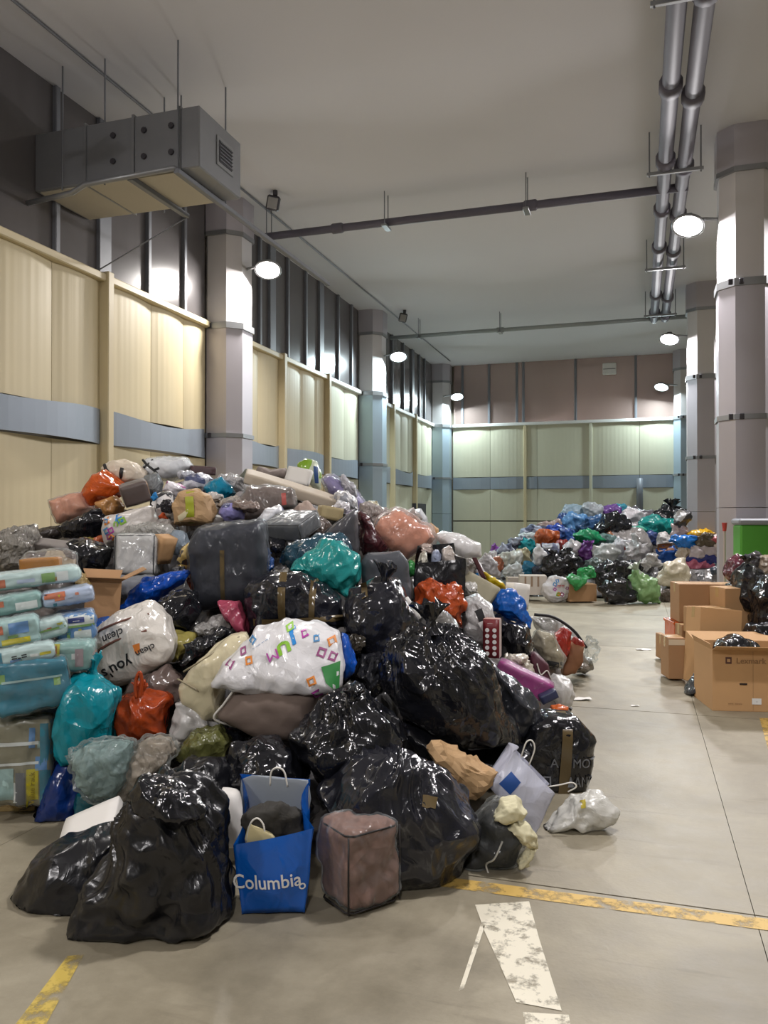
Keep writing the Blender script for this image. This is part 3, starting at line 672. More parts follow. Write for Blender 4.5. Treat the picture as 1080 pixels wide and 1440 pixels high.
def rbox_mesh(w_, dp, h, r, n=10, seed=0, lump_=.0, crease=.0, quilt=0.0):
    U, F = cube_sphere(n); C = np.clip(np.round(np.arctan(U) / (math.pi / 4) * 1e6) / 1e6, -1, 1); half = np.array([w_/2, dp/2, h/2])
    q = C * half; inner = np.clip(q, -(half - r), half - r); dd = q - inner; ln = np.linalg.norm(dd, axis=1, keepdims=True)
    V = np.where(ln > 1e-9, inner + dd / np.maximum(ln, 1e-9) * r, q)
    if quilt: V = V * (1 + quilt * (np.cos(C[:, :1] * 1.4) * np.cos(C[:, 1:2] * 1.4) * np.cos(C[:, 2:3] * 1.4)))
    V = crumple_mesh(V, F, min(w_, h, dp), seed, lump_, crease); V[:, 2] -= V[:, 2].min()
    return V, F
def packbox(name, label, cat, px, py, d, w_, dp, h, mat, yaw=0.0, pitch=0.0, roll=0.0, r=.05, n=12, lump_=.02, crease=.015, piping=None, film=None, pile=1, group=None, parts=(), quilt=.06, seed=None):
    """a soft box-shaped pack: px, py = pixel of its centre, sizes in metres"""
    seed = seed if seed is not None else int(px * 7 + py * 3); V, F = rbox_mesh(w_, dp, h, r, n, seed, lump_, crease, quilt)
    rot = Matrix.Rotation(YAW + R(yaw), 3, 'Z') @ Matrix.Rotation(R(pitch), 3, 'X') @ Matrix.Rotation(R(roll), 3, 'Y')
    base = at(px, py, d) - rot @ Vector((0, 0, h / 2))
    o = mesh_obj(name, V, F, mat, loc=base, smooth=True); o.rotation_euler = rot.to_euler()
    low = min((o.rotation_euler.to_matrix() @ Vector(v)).z for v in V) + base.z
    if low < .003: o.location.z += .003 - low
    tag(o, label, cat, group)
    if piping:
        a, b, e = w_/2 - r*.25, dp/2 - r*.25, r*.28
        for zz in (e, h - e):
            pts = [Vector((x, y, zz)) for x, y in ((-a+r*.5, -b), (a-r*.5, -b), (a, -b+r*.5), (a, b-r*.5), (a-r*.5, b), (-a+r*.5, b), (-a, b-r*.5), (-a, -b+r*.5), (-a+r*.5, -b))]
            MB().tube(pts, .004, 6).build('piping', piping, o, smooth=True)
        for sx in (-1, 1):
            MB().tube([Vector((sx*a, -b, e)), Vector((sx*a*1.01, -b*1.01, h/2)), Vector((sx*a, -b, h-e))], .004, 6).build('piping', piping, o, smooth=True)
    if film:
        W = V + normals(V, F) * (.004 + (waves(V, min(w_, h, dp), seed + 9, 12.0, 5, 1) + 1.6) * .012 * min(w_, h, dp))[:, None]; W[:, 2] = np.maximum(W[:, 2], .0)
        mesh_obj('clear_wrap', W, F, film if not isinstance(film, bool) else clear_film(), o, smooth=True)
    info = dict(o=o, V=V, F=F, w=w_, dp=dp, h=h)
    for q in parts: q(info)
    if pile: ITEMS.append((pile, at(px, py, d), max(w_, h), min(w_, h)))
    return info
def stripe(name, x0, x1, z0, z1, mat, side='front', lift=.004):
    """a flat printed rectangle on the front (-y), right (+x), left (-x) or top of a box-shaped thing; fractions of its sides"""
    def go(info):
        W, D_, H = info['w'], info['dp'], info['h']
        bv = face_mesh(info['V'], info['F']); P, n = [], 5
        for j in range(n + 1):
            for i in range(n + 1):
                u = x0 + (x1 - x0) * i / n; v = z0 + (z1 - z0) * j / n
                if side == 'front': o_, dr = Vector(((u-.5)*W, -5, v*H)), Vector((0, 1, 0))
                elif side == 'left': o_, dr = Vector((-5, (.5-u)*D_, v*H)), Vector((1, 0, 0))
                elif side == 'right': o_, dr = Vector((5, (u-.5)*D_, v*H)), Vector((-1, 0, 0))
                else: o_, dr = Vector(((u-.5)*W, (v-.5)*D_, 5)), Vector((0, 0, -1))
                h = bv.ray_cast(o_, dr); q = h[0] if h[0] is not None else o_ + dr * (5 - {'front': D_, 'left': W, 'right': W}.get(side, 0) / 2 if side != 'top' else 5 - H)
                P.append(q - dr * lift)
        mesh_obj(name, P, [(j*(n+1)+i, j*(n+1)+i+1, (j+1)*(n+1)+i+1, (j+1)*(n+1)+i) for j in range(n) for i in range(n)], mat, info['o'], smooth=True)
    return go
def boxtext(body, x, z, hm, mat, side='front', bold=.01, name='lettering', rot=0.0, sx=1.0):
    def go(info):
        v, f = text_mesh(body, bold); k = hm / .72; W, D_, H = info['w'], info['dp'], info['h']; P = []; c, s_ = math.cos(R(rot)), math.sin(R(rot))
        for a0, b0 in v:
            a, b = (a0*sx*c - b0*s_) * k, (a0*sx*s_ + b0*c) * k
            if side == 'front': P.append(((x-.5)*W + a, -D_/2 - .006, z*H + b))
            elif side == 'right': P.append((W/2 + .006, (x-.5)*D_ + a, z*H + b))
            else: P.append((-W/2 - .006, (.5-x)*D_ - a, z*H + b))
        mesh_obj(name, P, f, mat, info['o'])
    return go

M_CARD = paint('#b08a60', .8, var=.08, vscale=5.0, bump=.1, bscale=40.0); M_CARD2 = paint('#a27d58', .8, var=.08, vscale=5.0); M_CARD3 = paint('#c39a6c', .8, var=.07, vscale=4.0)
M_CARDIN = paint('#8a6844', .85, var=.08); M_TAPE = paint('#b99b6a', .25, var=.05); M_PAPER = paint('#e2dfda', .7, var=.04)
def carton(name, label, px, py, d, w_, dp, h, mat=None, yaw=0.0, pitch=0.0, roll=0.0, open_=False, pile=0, group=None, parts=(), tape=True, cat='box'):
    """a cardboard carton: px, py = pixel of the middle of its front bottom edge"""
    mat = mat or M_CARD; t = .006
    rot = Matrix.Rotation(YAW + R(yaw), 3, 'Z') @ Matrix.Rotation(R(pitch), 3, 'X') @ Matrix.Rotation(R(roll), 3, 'Y')
    base = at(px, py, d) + rot @ Vector((0, dp / 2, 0))
    e = empty(name, base); e.rotation_euler = rot.to_euler(); tag(e, label, cat, group)
    low = min((rot @ Vector((sx * w_/2, sy * dp/2, 0))).z for sx in (-1, 1) for sy in (-1, 1)) + base.z
    if low < .0 : e.location.z += -low + .001
    x, y = w_/2, dp/2
    b = MB().box(-x, x, -y, y, 0, h if not open_ else t, .004)
    if open_:
        b.box(-x, x, -y, -y+t, 0, h); b.box(-x, x, y-t, y, 0, h); b.box(-x, -x+t, -y+t, y-t, 0, h); b.box(x-t, x, -y+t, y-t, 0, h)
    body = b.build('body', mat, e)
    if open_:
        for nm, v in (('flap', [(-x, -y, h), (x, -y, h), (x+.02, -y-dp*.33, h+dp*.10), (-x-.02, -y-dp*.33, h+dp*.10)]), ('flap', [(x, y, h), (-x, y, h), (-x-.02, y+dp*.36, h+.05), (x+.02, y+dp*.36, h+.05)]),
                      ('flap', [(-x, y, h), (-x, -y, h), (-x-.02, -y-.01, h+.05), (-x-.02, y+.01, h+.05)]), ('flap', [(x, -y, h), (x, y, h), (x+.14, y+.02, h+.08), (x+.14, -y-.02, h+.08)])):
            n_ = (Vector(v[1]) - Vector(v[0])).cross(Vector(v[2]) - Vector(v[1])).normalized() * .005
            vv = v + [tuple(Vector(q) - n_) for q in v]
            MB().add(vv, [(0, 1, 2, 3), (7, 6, 5, 4), (0, 4, 5, 1), (1, 5, 6, 2), (2, 6, 7, 3), (3, 7, 4, 0)]).build(nm, mat, e)
    else:
        for sg in (-1, 1):
            MB().box(-x + .002, x - .002, min(sg * .003, sg * (y - .003)), max(sg * .003, sg * (y - .003)), h, h + .004).build('flap', mat, e)
        if tape:
            MB().box(-x - .002, x + .002, -.028, .028, h + .004, h + .0055).build('tape', M_TAPE, e)
            for sg in (-1, 1): MB().box(min(sg*x, sg*(x+.0015)), max(sg*x, sg*(x+.0015)), -.028, .028, h - .09, h + .0055).build('tape', M_TAPE, e)
    info = dict(o=e, w=w_, dp=dp, h=h); info['V'] = [(sx*x, sy*y, sz) for sz in (0, h) for sy in (-1, 1) for sx in (-1, 1)]
    info['F'] = [(0, 2, 3, 1), (4, 5, 7, 6), (0, 1, 5, 4), (2, 6, 7, 3), (0, 4, 6, 2), (1, 3, 7, 5)]
    for q in parts: q(info)
    if pile: ITEMS.append((pile, at(px, py, d) + Vector((0, 0, h / 2)), max(w_, h), min(w_, h)))
    return info
def rotp(poly, dx=0, dy=0): return [(x + dx, y + dy) for x, y in poly]
def ell(cx, cy, w_, h, rot=0.0, n=11, sq=2.6, jit=.15, seed=None):
    """soft irregular oval outline in pixels"""
    g = random.Random(seed if seed is not None else int(cx * 31 + cy * 17)); out = []
    for k in range(n):
        a = 2 * math.pi * k / n; c, s_ = math.cos(a), math.sin(a); q = (abs(c) ** sq + abs(s_) ** sq) ** (-1 / sq) * (1 + g.uniform(-jit, jit))
        x, y = c * q * w_ / 2, s_ * q * h / 2; out.append((cx + x * math.cos(R(rot)) - y * math.sin(R(rot)), cy + x * math.sin(R(rot)) + y * math.cos(R(rot))))
    return out
# ------------------------------------------------------------------ the big heap: front and right flank
BLK = plastic('#15161b', .24, .5, 7.0); BLKM = plastic('#121318', .45, .5, 5.0); BLK3 = plastic('#1d1e25', .28, .4, 5.0)
SLATE = plastic('#34363c', .3, .5, 5.0); INK = paint('#1b1b1e', .6, var=0); WHT = paint('#e6e6e4', .55, var=0); GREYPRINT = paint('#6d7076', .5, var=0)
BROWNTAPE = paint('#5b4d33', .2, var=.1, vscale=20.0)
CORDW = paint('#d9d6cf', .6, var=0); CLEAR = clear_film(); CLEAR2 = clear_film('#dfe3e0', .02, 16.0)
def bag_shell(info_pix, d, depth, mat, name, label, cat, n=8, open_top=True, top_back=None, pile=1, bulge=.03, crease=.02, seed=3, parts=(), group=None):
    """a paper or film carrier bag: front corners in pixels (tl, tr, br, bl), depth in metres, open at the top"""
    tl, tr, br, bl = info_pix; sc = d / FPX; cx, cy = (bl[0] + br[0]) / 2, max(bl[1], br[1]); base = at(cx, cy, d); base.z = max(base.z, .003)
    P = lambda q: np.array([(q[0] - cx) * sc, 0, (cy - q[1]) * sc]); a, b, c, e = P(tl), P(tr), P(br), P(bl)
    ab = P(top_back[0]) if top_back else a + np.array([0, 0, .0]); bb = P(top_back[1]) if top_back else b + np.array([0, 0, .0])
    back = np.array([0, depth, 0]); V, F = [], []; m = n * 2; g = max(2, n // 2)
    ring = [(i / m, 'f') for i in range(m)] + [(i / g, 'r') for i in range(g)] + [(i / m, 'b') for i in range(m)] + [(i / g, 'l') for i in range(g)]
    N = len(ring)
    for j in range(n + 1):
        t = j / n
        for u, k in ring:
            lf, rt = e * (1-t) + a * t, c * (1-t) + b * t; lb, rb = (e + back) * (1-t) + (ab + back) * t, (c + back) * (1-t) + (bb + back) * t
            bu = math.sin(math.pi * min(1, t * .9)) * bulge
            if k == 'f': q = lf * (1-u) + rt * u - np.array([0, bu * math.sin(math.pi * u), 0])
            elif k == 'r': q = rt * (1-u) + rb * u - np.array([.25 * depth * math.sin(math.pi * u) * t, 0, 0])
            elif k == 'b': q = rb * (1-u) + lb * u
            else: q = lb * (1-u) + lf * u + np.array([.25 * depth * math.sin(math.pi * u) * t, 0, 0])
            V.append(q)
    for j in range(n):
        for i in range(N): F.append((j*N+i, j*N+(i+1) % N, (j+1)*N+(i+1) % N, (j+1)*N+i))
    V = np.array(V); s = np.ptp(V[:, 2])
    Nn = normals(V, F); V = V + Nn * (waves(V, s, seed, 8.0, 5, 1) * crease * s)[:, None]; V[:, 2] = np.maximum(V[:, 2], 0)
    F2 = list(F) + [tuple(range(N))[::-1]]
    o = mesh_obj(name, V, F2, mat, loc=base, rot=(0, 0, YAW), smooth=True); tag(o, label, cat, group)
    info = dict(o=o, V=V, F=F, sc=sc, cx=cx, cy=cy, zb=0, d=d, s=s, seed=seed, T=.02, bvh=None, loc=base)
    for q in parts: q(info)
    if pile: ITEMS.append((pile, base + Vector((0, 0, s / 2)), s, s))
    return info
def handle(pix, y=.0, r=.0035, mat=None):
    def go(info):
        MB().tube(catmull([Vector((*[loc2(info, *q)[0]], y, loc2(info, *q)[1])) for q in pix]), r, 6).build('handle', mat or CORDW, info['o'], smooth=True)
    return go

YELSTR = paint('#b9b52e', .5, var=0)
soft('trash_bag', 'large matte black trash bag at the very front, slumped towards the lower left', 'trash bag', 3.0,
     [(193, 1090), (215, 1079), (262, 1083), (300, 1112), (318, 1145), (328, 1200), (335, 1288), (300, 1312), (200, 1330), (92, 1334), (98, 1302), (120, 1240), (155, 1190), (160, 1140), (190, 1112)],
     BLKM, T=.5, p=2.6, n=34, lump=.02, crease=.034, fine=.005, pleat=(250, 1085, .6), center=(228, 1225), round_=16, parts=(lump('folded_neck', [(196, 1098), (215, 1078), (262, 1080), (292, 1105), (300, 1130), (270, 1146), (225, 1140), (200, 1120)], BLK, -.13, .22, cr=.05, n=14),))
soft('trash_bag', 'black trash bag with yellow drawstring lying at the lower left edge', 'trash bag', 3.2,
     [(14, 1278), (18, 1245), (50, 1200), (85, 1178), (140, 1160), (180, 1162), (190, 1290), (110, 1310), (45, 1300)], BLKM, T=.45, n=24, crease=.03, round_=6,
     parts=(cord('drawstring', [(20, 1276), (12, 1278), (2, 1284), (-4, 1289), (4, 1286), (16, 1283)], .004, YELSTR, depth=-.12), cord('drawstring', [(26, 1296), (30, 1306), (42, 1312), (54, 1310), (56, 1302)], .004, YELSTR, depth=-.16)))
packbox('flat_carton', 'flat white carton with orange print wedged behind the front black bags', 'box', 128, 1160, 3.5, .26, .2, .05, M_PAPER, yaw=10, pitch=18, roll=-24, r=.008, n=5, lump_=.004, crease=.003,
        parts=(stripe('orange_print', .02, .14, .1, .9, paint('#d0562a', .5, var=0)),))
M_COLB = plastic('#0c58b4', .35, .35, 5.0)
bag_shell([(327, 1192), (443, 1168), (430, 1287), (337, 1290)], 3.0, .17, M_COLB, 'shopping_bag', 'blue paper shopping bag with white lettering and clothes sticking out', 'shopping bag',
          n=12, top_back=[(326, 1112), (432, 1120)], bulge=.035, crease=.012, seed=5,
          parts=(letters('Columbia', 376, 1240, 21, WHT, 4, .86, .012), letters('o', 425, 1246, 14, WHT, 20), lump('dark_clothes', [(330, 1180), (334, 1148), (360, 1138), (395, 1138), (425, 1155), (432, 1180), (425, 1205), (340, 1205)], fabric('#35332f', .9, .6, 9), .085, .14, n=14, cr=.05),
                 lump('cream_card', [(342, 1188), (348, 1165), (375, 1176), (388, 1184), (380, 1196), (345, 1196)], paint('#cfc396', .7, var=.03), .025, .02, p=4, n=6, lp=.0, cr=.0),
                 lump('pale_lining', [(326, 1130), (330, 1112), (428, 1120), (432, 1150), (425, 1185), (332, 1180)], paint('#8a929c', .5, var=.05), .165, .012, p=6, n=6, lp=.0, cr=.005),
                 handle([(371, 1128), (373, 1108), (382, 1102), (392, 1108), (397, 1130)], .16), handle([(345, 1190), (350, 1166), (360, 1157), (369, 1166), (372, 1186)], .02)))
packbox('duvet_pack', 'brown quilted duvet packed square in clear film beside the blue shopping bag', 'duvet pack', 506, 1232, 3.12, .26, .23, .315, fabric('#846255', .8, .8, 8, .5), yaw=35, r=.05, n=24, lump_=.04, crease=.03,
        piping=paint('#1c1818', .5, var=0), film=CLEAR, parts=())
soft('trash_bag', 'shiny black trash bag lying diagonally across the front, beside the brown duvet', 'trash bag', 3.4,
     [(442, 1120), (470, 1078), (520, 1045), (562, 1036), (600, 1064), (650, 1108), (684, 1150), (664, 1182), (640, 1228), (595, 1268), (560, 1266), (520, 1235), (470, 1175)], BLK3, T=.6, p=2.4, n=36, lump=.02, crease=.032, fine=.005, pleat=(560, 1036, .4),
     parts=(patch('tape', [(592, 1098), (612, 1102), (608, 1114), (590, 1108)], BROWNTAPE, 3),))
soft('trash_bag', 'shiny black trash bag with crumpled top under the taupe cushion', 'trash bag', 3.7,
     [(405, 1062), (402, 1035), (430, 995), (470, 970), (500, 964), (532, 986), (562, 1010), (578, 1045), (545, 1075), (490, 1100), (450, 1105), (425, 1088)], BLK, T=.5, n=26, lump=.03, crease=.045, fine=.006, pleat=(497, 960, .7), parts=(knot(497, 978, 18, ang=-10),))
soft('trash_bag', 'small crumpled black bag behind the blue shopping bag', 'trash bag', 3.65,
     [(300, 1085), (325, 1042), (365, 1025), (420, 1055), (442, 1090), (445, 1150), (400, 1165), (330, 1150), (300, 1120)], BLK, T=.4, n=22, crease=.05, fine=.008)
soft('trash_bag', 'flat dark bag behind the largest front black bag', 'trash bag', 3.6, [(228, 1095), (262, 1060), (310, 1068), (330, 1100), (320, 1160), (250, 1160)], BLKM, T=.3, n=16, crease=.04)
soft('gift_bag', 'small white and gold paper bag between the front bags', 'paper bag', 3.45, [(305, 1135), (312, 1108), (335, 1112), (345, 1140), (340, 1190), (310, 1190)], M_PAPER, T=.12, p=4, n=10, lump=.0, crease=.01, parts=(patch('gold_print', [(308, 1118), (322, 1116), (322, 1140), (309, 1142)], paint('#a88a3e', .4, .4, var=.1), 3),))
CREAMF = fabric('#c9c3a2', .8, .5, 10)
soft('clear_bag', 'clear bag holding a black coat with cream trim at the front toe of the heap', 'clear bag', 3.5,
     [(640, 1215), (662, 1165), (690, 1130), (722, 1125), (742, 1160), (728, 1196), (716, 1220), (688, 1234), (652, 1229)], fabric('#0d0d0f', .7, .7, 9, .3), T=.32, n=20, crease=.04, film=dict(grow=1.06, mat=CLEAR2),
     parts=(lump('cream_collar', [(688, 1136), (700, 1112), (722, 1108), (738, 1128), (728, 1142), (705, 1146)], CREAMF, -.10, .16), lump('cream_sleeve', [(706, 1150), (715, 1138), (735, 1142), (751, 1158), (746, 1176), (728, 1170)], CREAMF, -.13, .13),
            lump('cream_trim', [(720, 1195), (735, 1170), (746, 1176), (736, 1198), (722, 1206)], CREAMF, -.13, .09), cord('drawcord', [(700, 1165), (688, 1185), (678, 1198), (688, 1222), (698, 1232)], .004, CORDW, .01)))
soft('paper_bag', 'crumpled brown paper bag between the diagonal black bag and the white carrier', 'paper bag', 3.75, [(598, 1049), (615, 1045), (645, 1050), (676, 1068), (698, 1082), (688, 1110), (668, 1128), (645, 1112), (615, 1085)], paint('#b3926a', .75, var=.1, vscale=8, bump=.3, bscale=25.0), T=.2, p=3.4, n=9, lump=.02, crease=.06, flat=True)
bag_shell([(722, 1057), (782, 1118), (752, 1180), (688, 1108)], 3.72, .14, plastic('#cfd2e2', .4, .45, 6.0, .15), 'shopping_bag', 'pale lilac paper carrier with blue square print tipped on its corner', 'shopping bag', n=12, bulge=.05, crease=.012, seed=11,
          parts=(patch('blue_square', [(718, 1084), (730, 1097), (716, 1116), (701, 1102)], paint('#2b56a0', .5, var=.05), 4), handle([(733, 1066), (740, 1046), (748, 1043), (752, 1055), (744, 1078)], .0), handle([(772, 1110), (790, 1107), (806, 1104), (812, 1110), (800, 1117)], .02)))
soft('plastic_bag', 'white plastic bag lying on the floor at the right of the lilac carrier', 'plastic bag', 3.85, [(758, 1172), (785, 1140), (805, 1118), (832, 1112), (855, 1116), (869, 1142), (852, 1163), (810, 1168)], plastic('#dcdbd4', .35, .6, 6.0, .2), T=.2, p=2.6, n=20, lump=.03, crease=.05,
     parts=(patch('yellow_mark', [(812, 1119), (819, 1118), (818, 1128), (811, 1128)], paint('#b7a63a', .5, var=0), 3),))
soft('trash_bag', 'black bag with grey printed letters and brown tape band at the right edge', 'trash bag', 4.5,
     [(727, 1045), (740, 1010), (770, 1000), (808, 1004), (835, 1033), (831, 1065), (818, 1108), (790, 1116), (750, 1110), (730, 1080)], BLK, T=.36, p=4.5, n=22, lump=.01, crease=.012, fine=.004,
     parts=(patch('tape_band', [(783, 1002), (797, 1002), (790, 1110), (775, 1110)], BROWNTAPE, 8, .006), letters('A', 770, 1060, 12, GREYPRINT, lift=.016), letters('MOT', 811, 1060, 13, GREYPRINT, 0, .85, 0.0, lift=.016), letters('\u03a0.', 762, 1085, 13, GREYPRINT, lift=.016), letters('\u0394\u0391\u039d\u03a1', 806, 1086, 13, GREYPRINT, 0, .75, lift=.016)))
soft('trash_bag', 'biggest glossy black trash bag in the middle, tied at its top', 'trash bag', 4.2,
     [(537, 930), (545, 897), (570, 880), (602, 870), (640, 876), (680, 908), (702, 950), (716, 1000), (735, 1042), (700, 1056), (640, 1052), (590, 1038), (558, 1010), (540, 970)], BLK, T=.7, p=2.4, n=40, lump=.015, crease=.028, fine=.005, pleat=(605, 862, .55),
     parts=(knot(605, 876, 34, ang=8, flare=.9, yy=-.12),))
soft('trash_bag', 'dark grey film bag squeezed at the right side of the biggest black bag', 'trash bag', 4.55, [(690, 930), (720, 950), (760, 985), (764, 1010), (745, 1035), (722, 1046), (700, 1010)], SLATE, T=.4, n=18, crease=.04)
soft('trash_bag', 'dark bag with tape on its gathered top, left of the biggest black bag', 'trash bag', 4.85, [(484, 895), (480, 852), (500, 828), (528, 806), (560, 810), (576, 840), (590, 870), (585, 930), (540, 955), (500, 930)], BLK3, T=.55, n=26, lump=.02, crease=.03, fine=.006,
     parts=(knot(541, 816, 26, ang=-6, flare=.8), patch('tape', [(508, 818), (516, 815), (518, 834), (510, 838)], BROWNTAPE, 3)))
WB = plastic('#e3e2e4', .38, .45, 5.0, .15)
CB = [paint(c, .5, var=0) for c in ('#1d7ec4', '#7fb32b', '#a83a97', '#d6812d', '#8c3f74', '#3e7fb0')]
def squares(n, seed, box, size, mats, fixed=()):
    def go(info):
        g = random.Random(seed)
        for x, y, mi in list(fixed) + [(g.uniform(*box[:2]), g.uniform(*box[2:]), g.randrange(len(mats))) for i in range(n)]:
            s = size * g.uniform(.8, 1.2); a = g.uniform(-.6, .6); c, q = math.cos(a) * s, math.sin(a) * s
            P = lambda u, v: (x + u * c - v * q, y + u * q + v * c)
            o = [np.array(loc2(info, *P(u, v))) for u, v in ((-.5, -.5), (.5, -.5), (.5, .5), (-.5, .5))]; k = [np.array(loc2(info, *P(u, v))) for u, v in ((-.26, -.26), (.26, -.26), (.26, .26), (-.26, .26))]
            if surf_y(info, *o[0]) is None or surf_y(info, *o[2]) is None: continue
            drape(info, 'printed_square', o + k, [(0, 4, 5, 1), (1, 5, 6, 2), (2, 6, 7, 3), (3, 7, 4, 0)], mats[mi], .006, False)
    return go
soft('plastic_bag', 'white carrier bag with big coloured letters and small printed squares, on the taupe cushion', 'plastic bag', 4.1,
     [(298, 960), (308, 937), (358, 884), (395, 874), (440, 877), (480, 887), (486, 925), (484, 966), (430, 972), (340, 972)], WB, T=.36, p=2.7, n=24, lump=.02, crease=.022, lean=.5,
     parts=(letters('J', 414, 893, 15, CB[0], 205, 1.3, .05), letters('U', 403, 904, 14, CB[1], 205, 1.3, .05), letters('M', 389, 914, 13, CB[2], 205, 1.3, 0.0), letters('-- ---- -- ----', 371, 900, 4, CB[5], 33, 1.0, 0),
            squares(0, 4, (325, 475, 880, 950), 10, CB, [(408, 881, 1), (430, 888, 2), (447, 894, 5), (455, 912, 4), (468, 899, 3), (357, 921, 3), (346, 911, 4), (358, 897, 5), (330, 926, 4), (443, 947, 3), (376, 885, 2), (470, 918, 4), (450, 965, 2)]), patch('green_print', [(455, 930), (480, 925), (479, 965), (462, 950)], paint('#2c7a3a', .5, var=.1), 4)))
soft('plastic_bag', 'narrow bright blue plastic bag edge beside the white printed carrier', 'plastic bag', 4.25, [(480, 888), (490, 893), (502, 932), (498, 946), (484, 960), (478, 930)], plastic('#1450b0', .3, .5), T=.2, n=12)
soft('cushion', 'taupe fabric cushion bag with white piping under the white printed carrier', 'cushion', 4.05, [(306, 1002), (332, 968), (400, 960), (450, 968), (446, 1005), (420, 1035), (370, 1036), (330, 1018)], fabric('#6e6058', .85, .25, 5), T=.34, p=3, n=18, lump=.02, crease=.01,
     parts=(cord('piping', [(333, 966), (320, 984), (307, 1003), (330, 1016), (355, 1028)], .006, CORDW, .004),))
soft('trash_bag', 'black film bag in the hollow under the taupe cushion', 'trash bag', 4.1, [(308, 1012), (345, 1022), (360, 1050), (330, 1065), (308, 1045)], BLK, T=.3, n=12, crease=.05)
soft('duvet_pack', 'long cream quilted duvet in a clear case lying diagonally', 'duvet pack', 4.2, [(250, 965), (264, 938), (325, 892), (346, 890), (350, 910), (322, 940), (315, 985), (318, 1010), (290, 1012), (258, 990)], fabric('#c9bf9f', .8, .4, 10, .8), T=.3, p=3.5, n=20, lump=.02, crease=.02,
     parts=(cord('piping', [(256, 950), (285, 962), (312, 990), (318, 1006)], .005, paint('#8a8068', .6, var=0), .004), cord('piping', [(264, 940), (300, 918), (340, 893)], .005, paint('#8a8068', .6, var=0), .004)))
soft('plastic_bag', 'white film bag hanging below the cream duvet', 'plastic bag', 4.15, [(234, 1048), (244, 984), (262, 982), (312, 1018), (300, 1036), (262, 1050)], plastic('#d6d4d2', .35, .6, 6, .25), T=.2, n=16, crease=.05)
soft('plastic_bag', 'olive green plastic bag above the front black bag', 'plastic bag', 3.95, [(243, 1062), (268, 1030), (310, 1018), (328, 1040), (322, 1064), (285, 1078), (255, 1074)], plastic('#5c5e35', .35, .6, 7), T=.26, n=16, crease=.045)
ORG = plastic('#a8431a', .3, .6, 6.0, .15)
soft('plastic_bag', 'orange plastic bag with twisted tied top beside the teal bag', 'plastic bag', 4.2, [(160, 1010), (166, 985), (192, 970), (206, 966), (240, 980), (240, 1030), (215, 1042), (172, 1040)], ORG, T=.34, n=20, crease=.035,
     parts=(knot(204, 974, 20, ORG, 4, flare=.7), cord('tied_handle', [(202, 975), (200, 958), (203, 944), (207, 940), (209, 955), (206, 974)], .009, ORG, depth=-.12),))
soft('plastic_bag', 'grey brown plastic bag behind the tied orange bag', 'plastic bag', 4.45, [(168, 978), (188, 948), (235, 932), (256, 950), (252, 985), (230, 1005), (180, 1000)], plastic('#6a5c57', .35, .5, 6), T=.3, n=16)
TEAL = plastic('#0f8c9c', .3, .6, 6.0, .15)
soft('plastic_bag', 'tall teal plastic bag standing beside the diaper pallet', 'plastic bag', 4.05, [(82, 1062), (86, 990), (95, 952), (116, 942), (140, 946), (163, 968), (166, 992), (160, 1035), (152, 1070), (90, 1080)], TEAL, T=.34, p=2.8, n=22, crease=.035,
     parts=(knot(128, 950, 26, TEAL, 20),))
soft('plastic_bag', 'dark blue plastic bag on the floor beside the pallet', 'plastic bag', 4.05, [(50, 1165), (66, 1090), (84, 1060), (112, 1062), (124, 1100), (118, 1165), (84, 1173)], plastic('#0d2a66', .35, .5, 6), T=.3, n=18, crease=.03)
soft('plastic_bag', 'dark teal bag low behind the black bag with yellow drawstring', 'plastic bag', 3.95, [(104, 1168), (112, 1105), (142, 1090), (160, 1120), (150, 1165)], plastic('#0d4f5c', .35, .5, 6), T=.25, n=14)
soft('clear_bag', 'clear crinkled bag with pale teal inside, below the teal bag', 'clear bag', 3.75, [(93, 1057), (122, 1044), (160, 1036), (190, 1040), (188, 1080), (165, 1122), (130, 1124), (110, 1104)], plastic('#9db5b3', .2, .4, 14, .3), T=.2, n=30, lump=.03, crease=.03, fine=.010, film=dict(grow=1.04, mat=CLEAR2, crease=.06))
soft('clear_bag', 'clear crinkled bag with beige inside, below the orange bag', 'clear bag', 3.8, [(160, 1120), (172, 1060), (200, 1042), (238, 1040), (252, 1058), (215, 1082), (190, 1110), (170, 1132)], plastic('#b0a393', .2, .4, 14, .3), T=.2, n=28, lump=.03, crease=.035, fine=.010, film=dict(grow=1.04, mat=CLEAR2, crease=.06))
packbox('white_carton', 'small white carton leaning between the diapers and the teal bag', 'box', 92, 965, 4.25, .20, .12, .12, M_PAPER, yaw=25, roll=-30, r=.006, n=4, lump_=0, crease=.004, quilt=0)
soft('plastic_bag', 'white woven sack with upside-down lettering and brown stripes', 'sack', 4.55, [(120, 915), (130, 888), (168, 857), (214, 845), (236, 868), (251, 905), (246, 926), (192, 960), (146, 969), (128, 945)], plastic('#d8d3cb', .35, .5, 7, .1), T=.42, p=2.8, n=22, lump=.02, crease=.015,
     parts=(cord('stripe', [(131, 915), (150, 885), (185, 868), (218, 860)], .007, paint('#6b4438', .6, var=0), .001), cord('stripe', [(134, 938), (150, 912), (180, 893), (220, 880)], .007, paint('#6b4438', .6, var=0), .001),
            letters('clean', 176, 886, 11, INK, 204), letters('clean', 219, 906, 9, INK, 205), letters("you's", 182, 929, 15, INK, 206, 1.0, .02), patch('orange_mark', [(203, 899), (212, 896), (213, 908), (207, 911)], paint('#c9752c', .5, var=0), 3)))
soft('plastic_bag', 'pale yellow plastic bag between the white sack and a black bag', 'plastic bag', 4.7, [(225, 897), (240, 884), (276, 888), (278, 905), (250, 935), (238, 930)], plastic('#a79c55', .35, .5, 7, .2), T=.25, n=14)
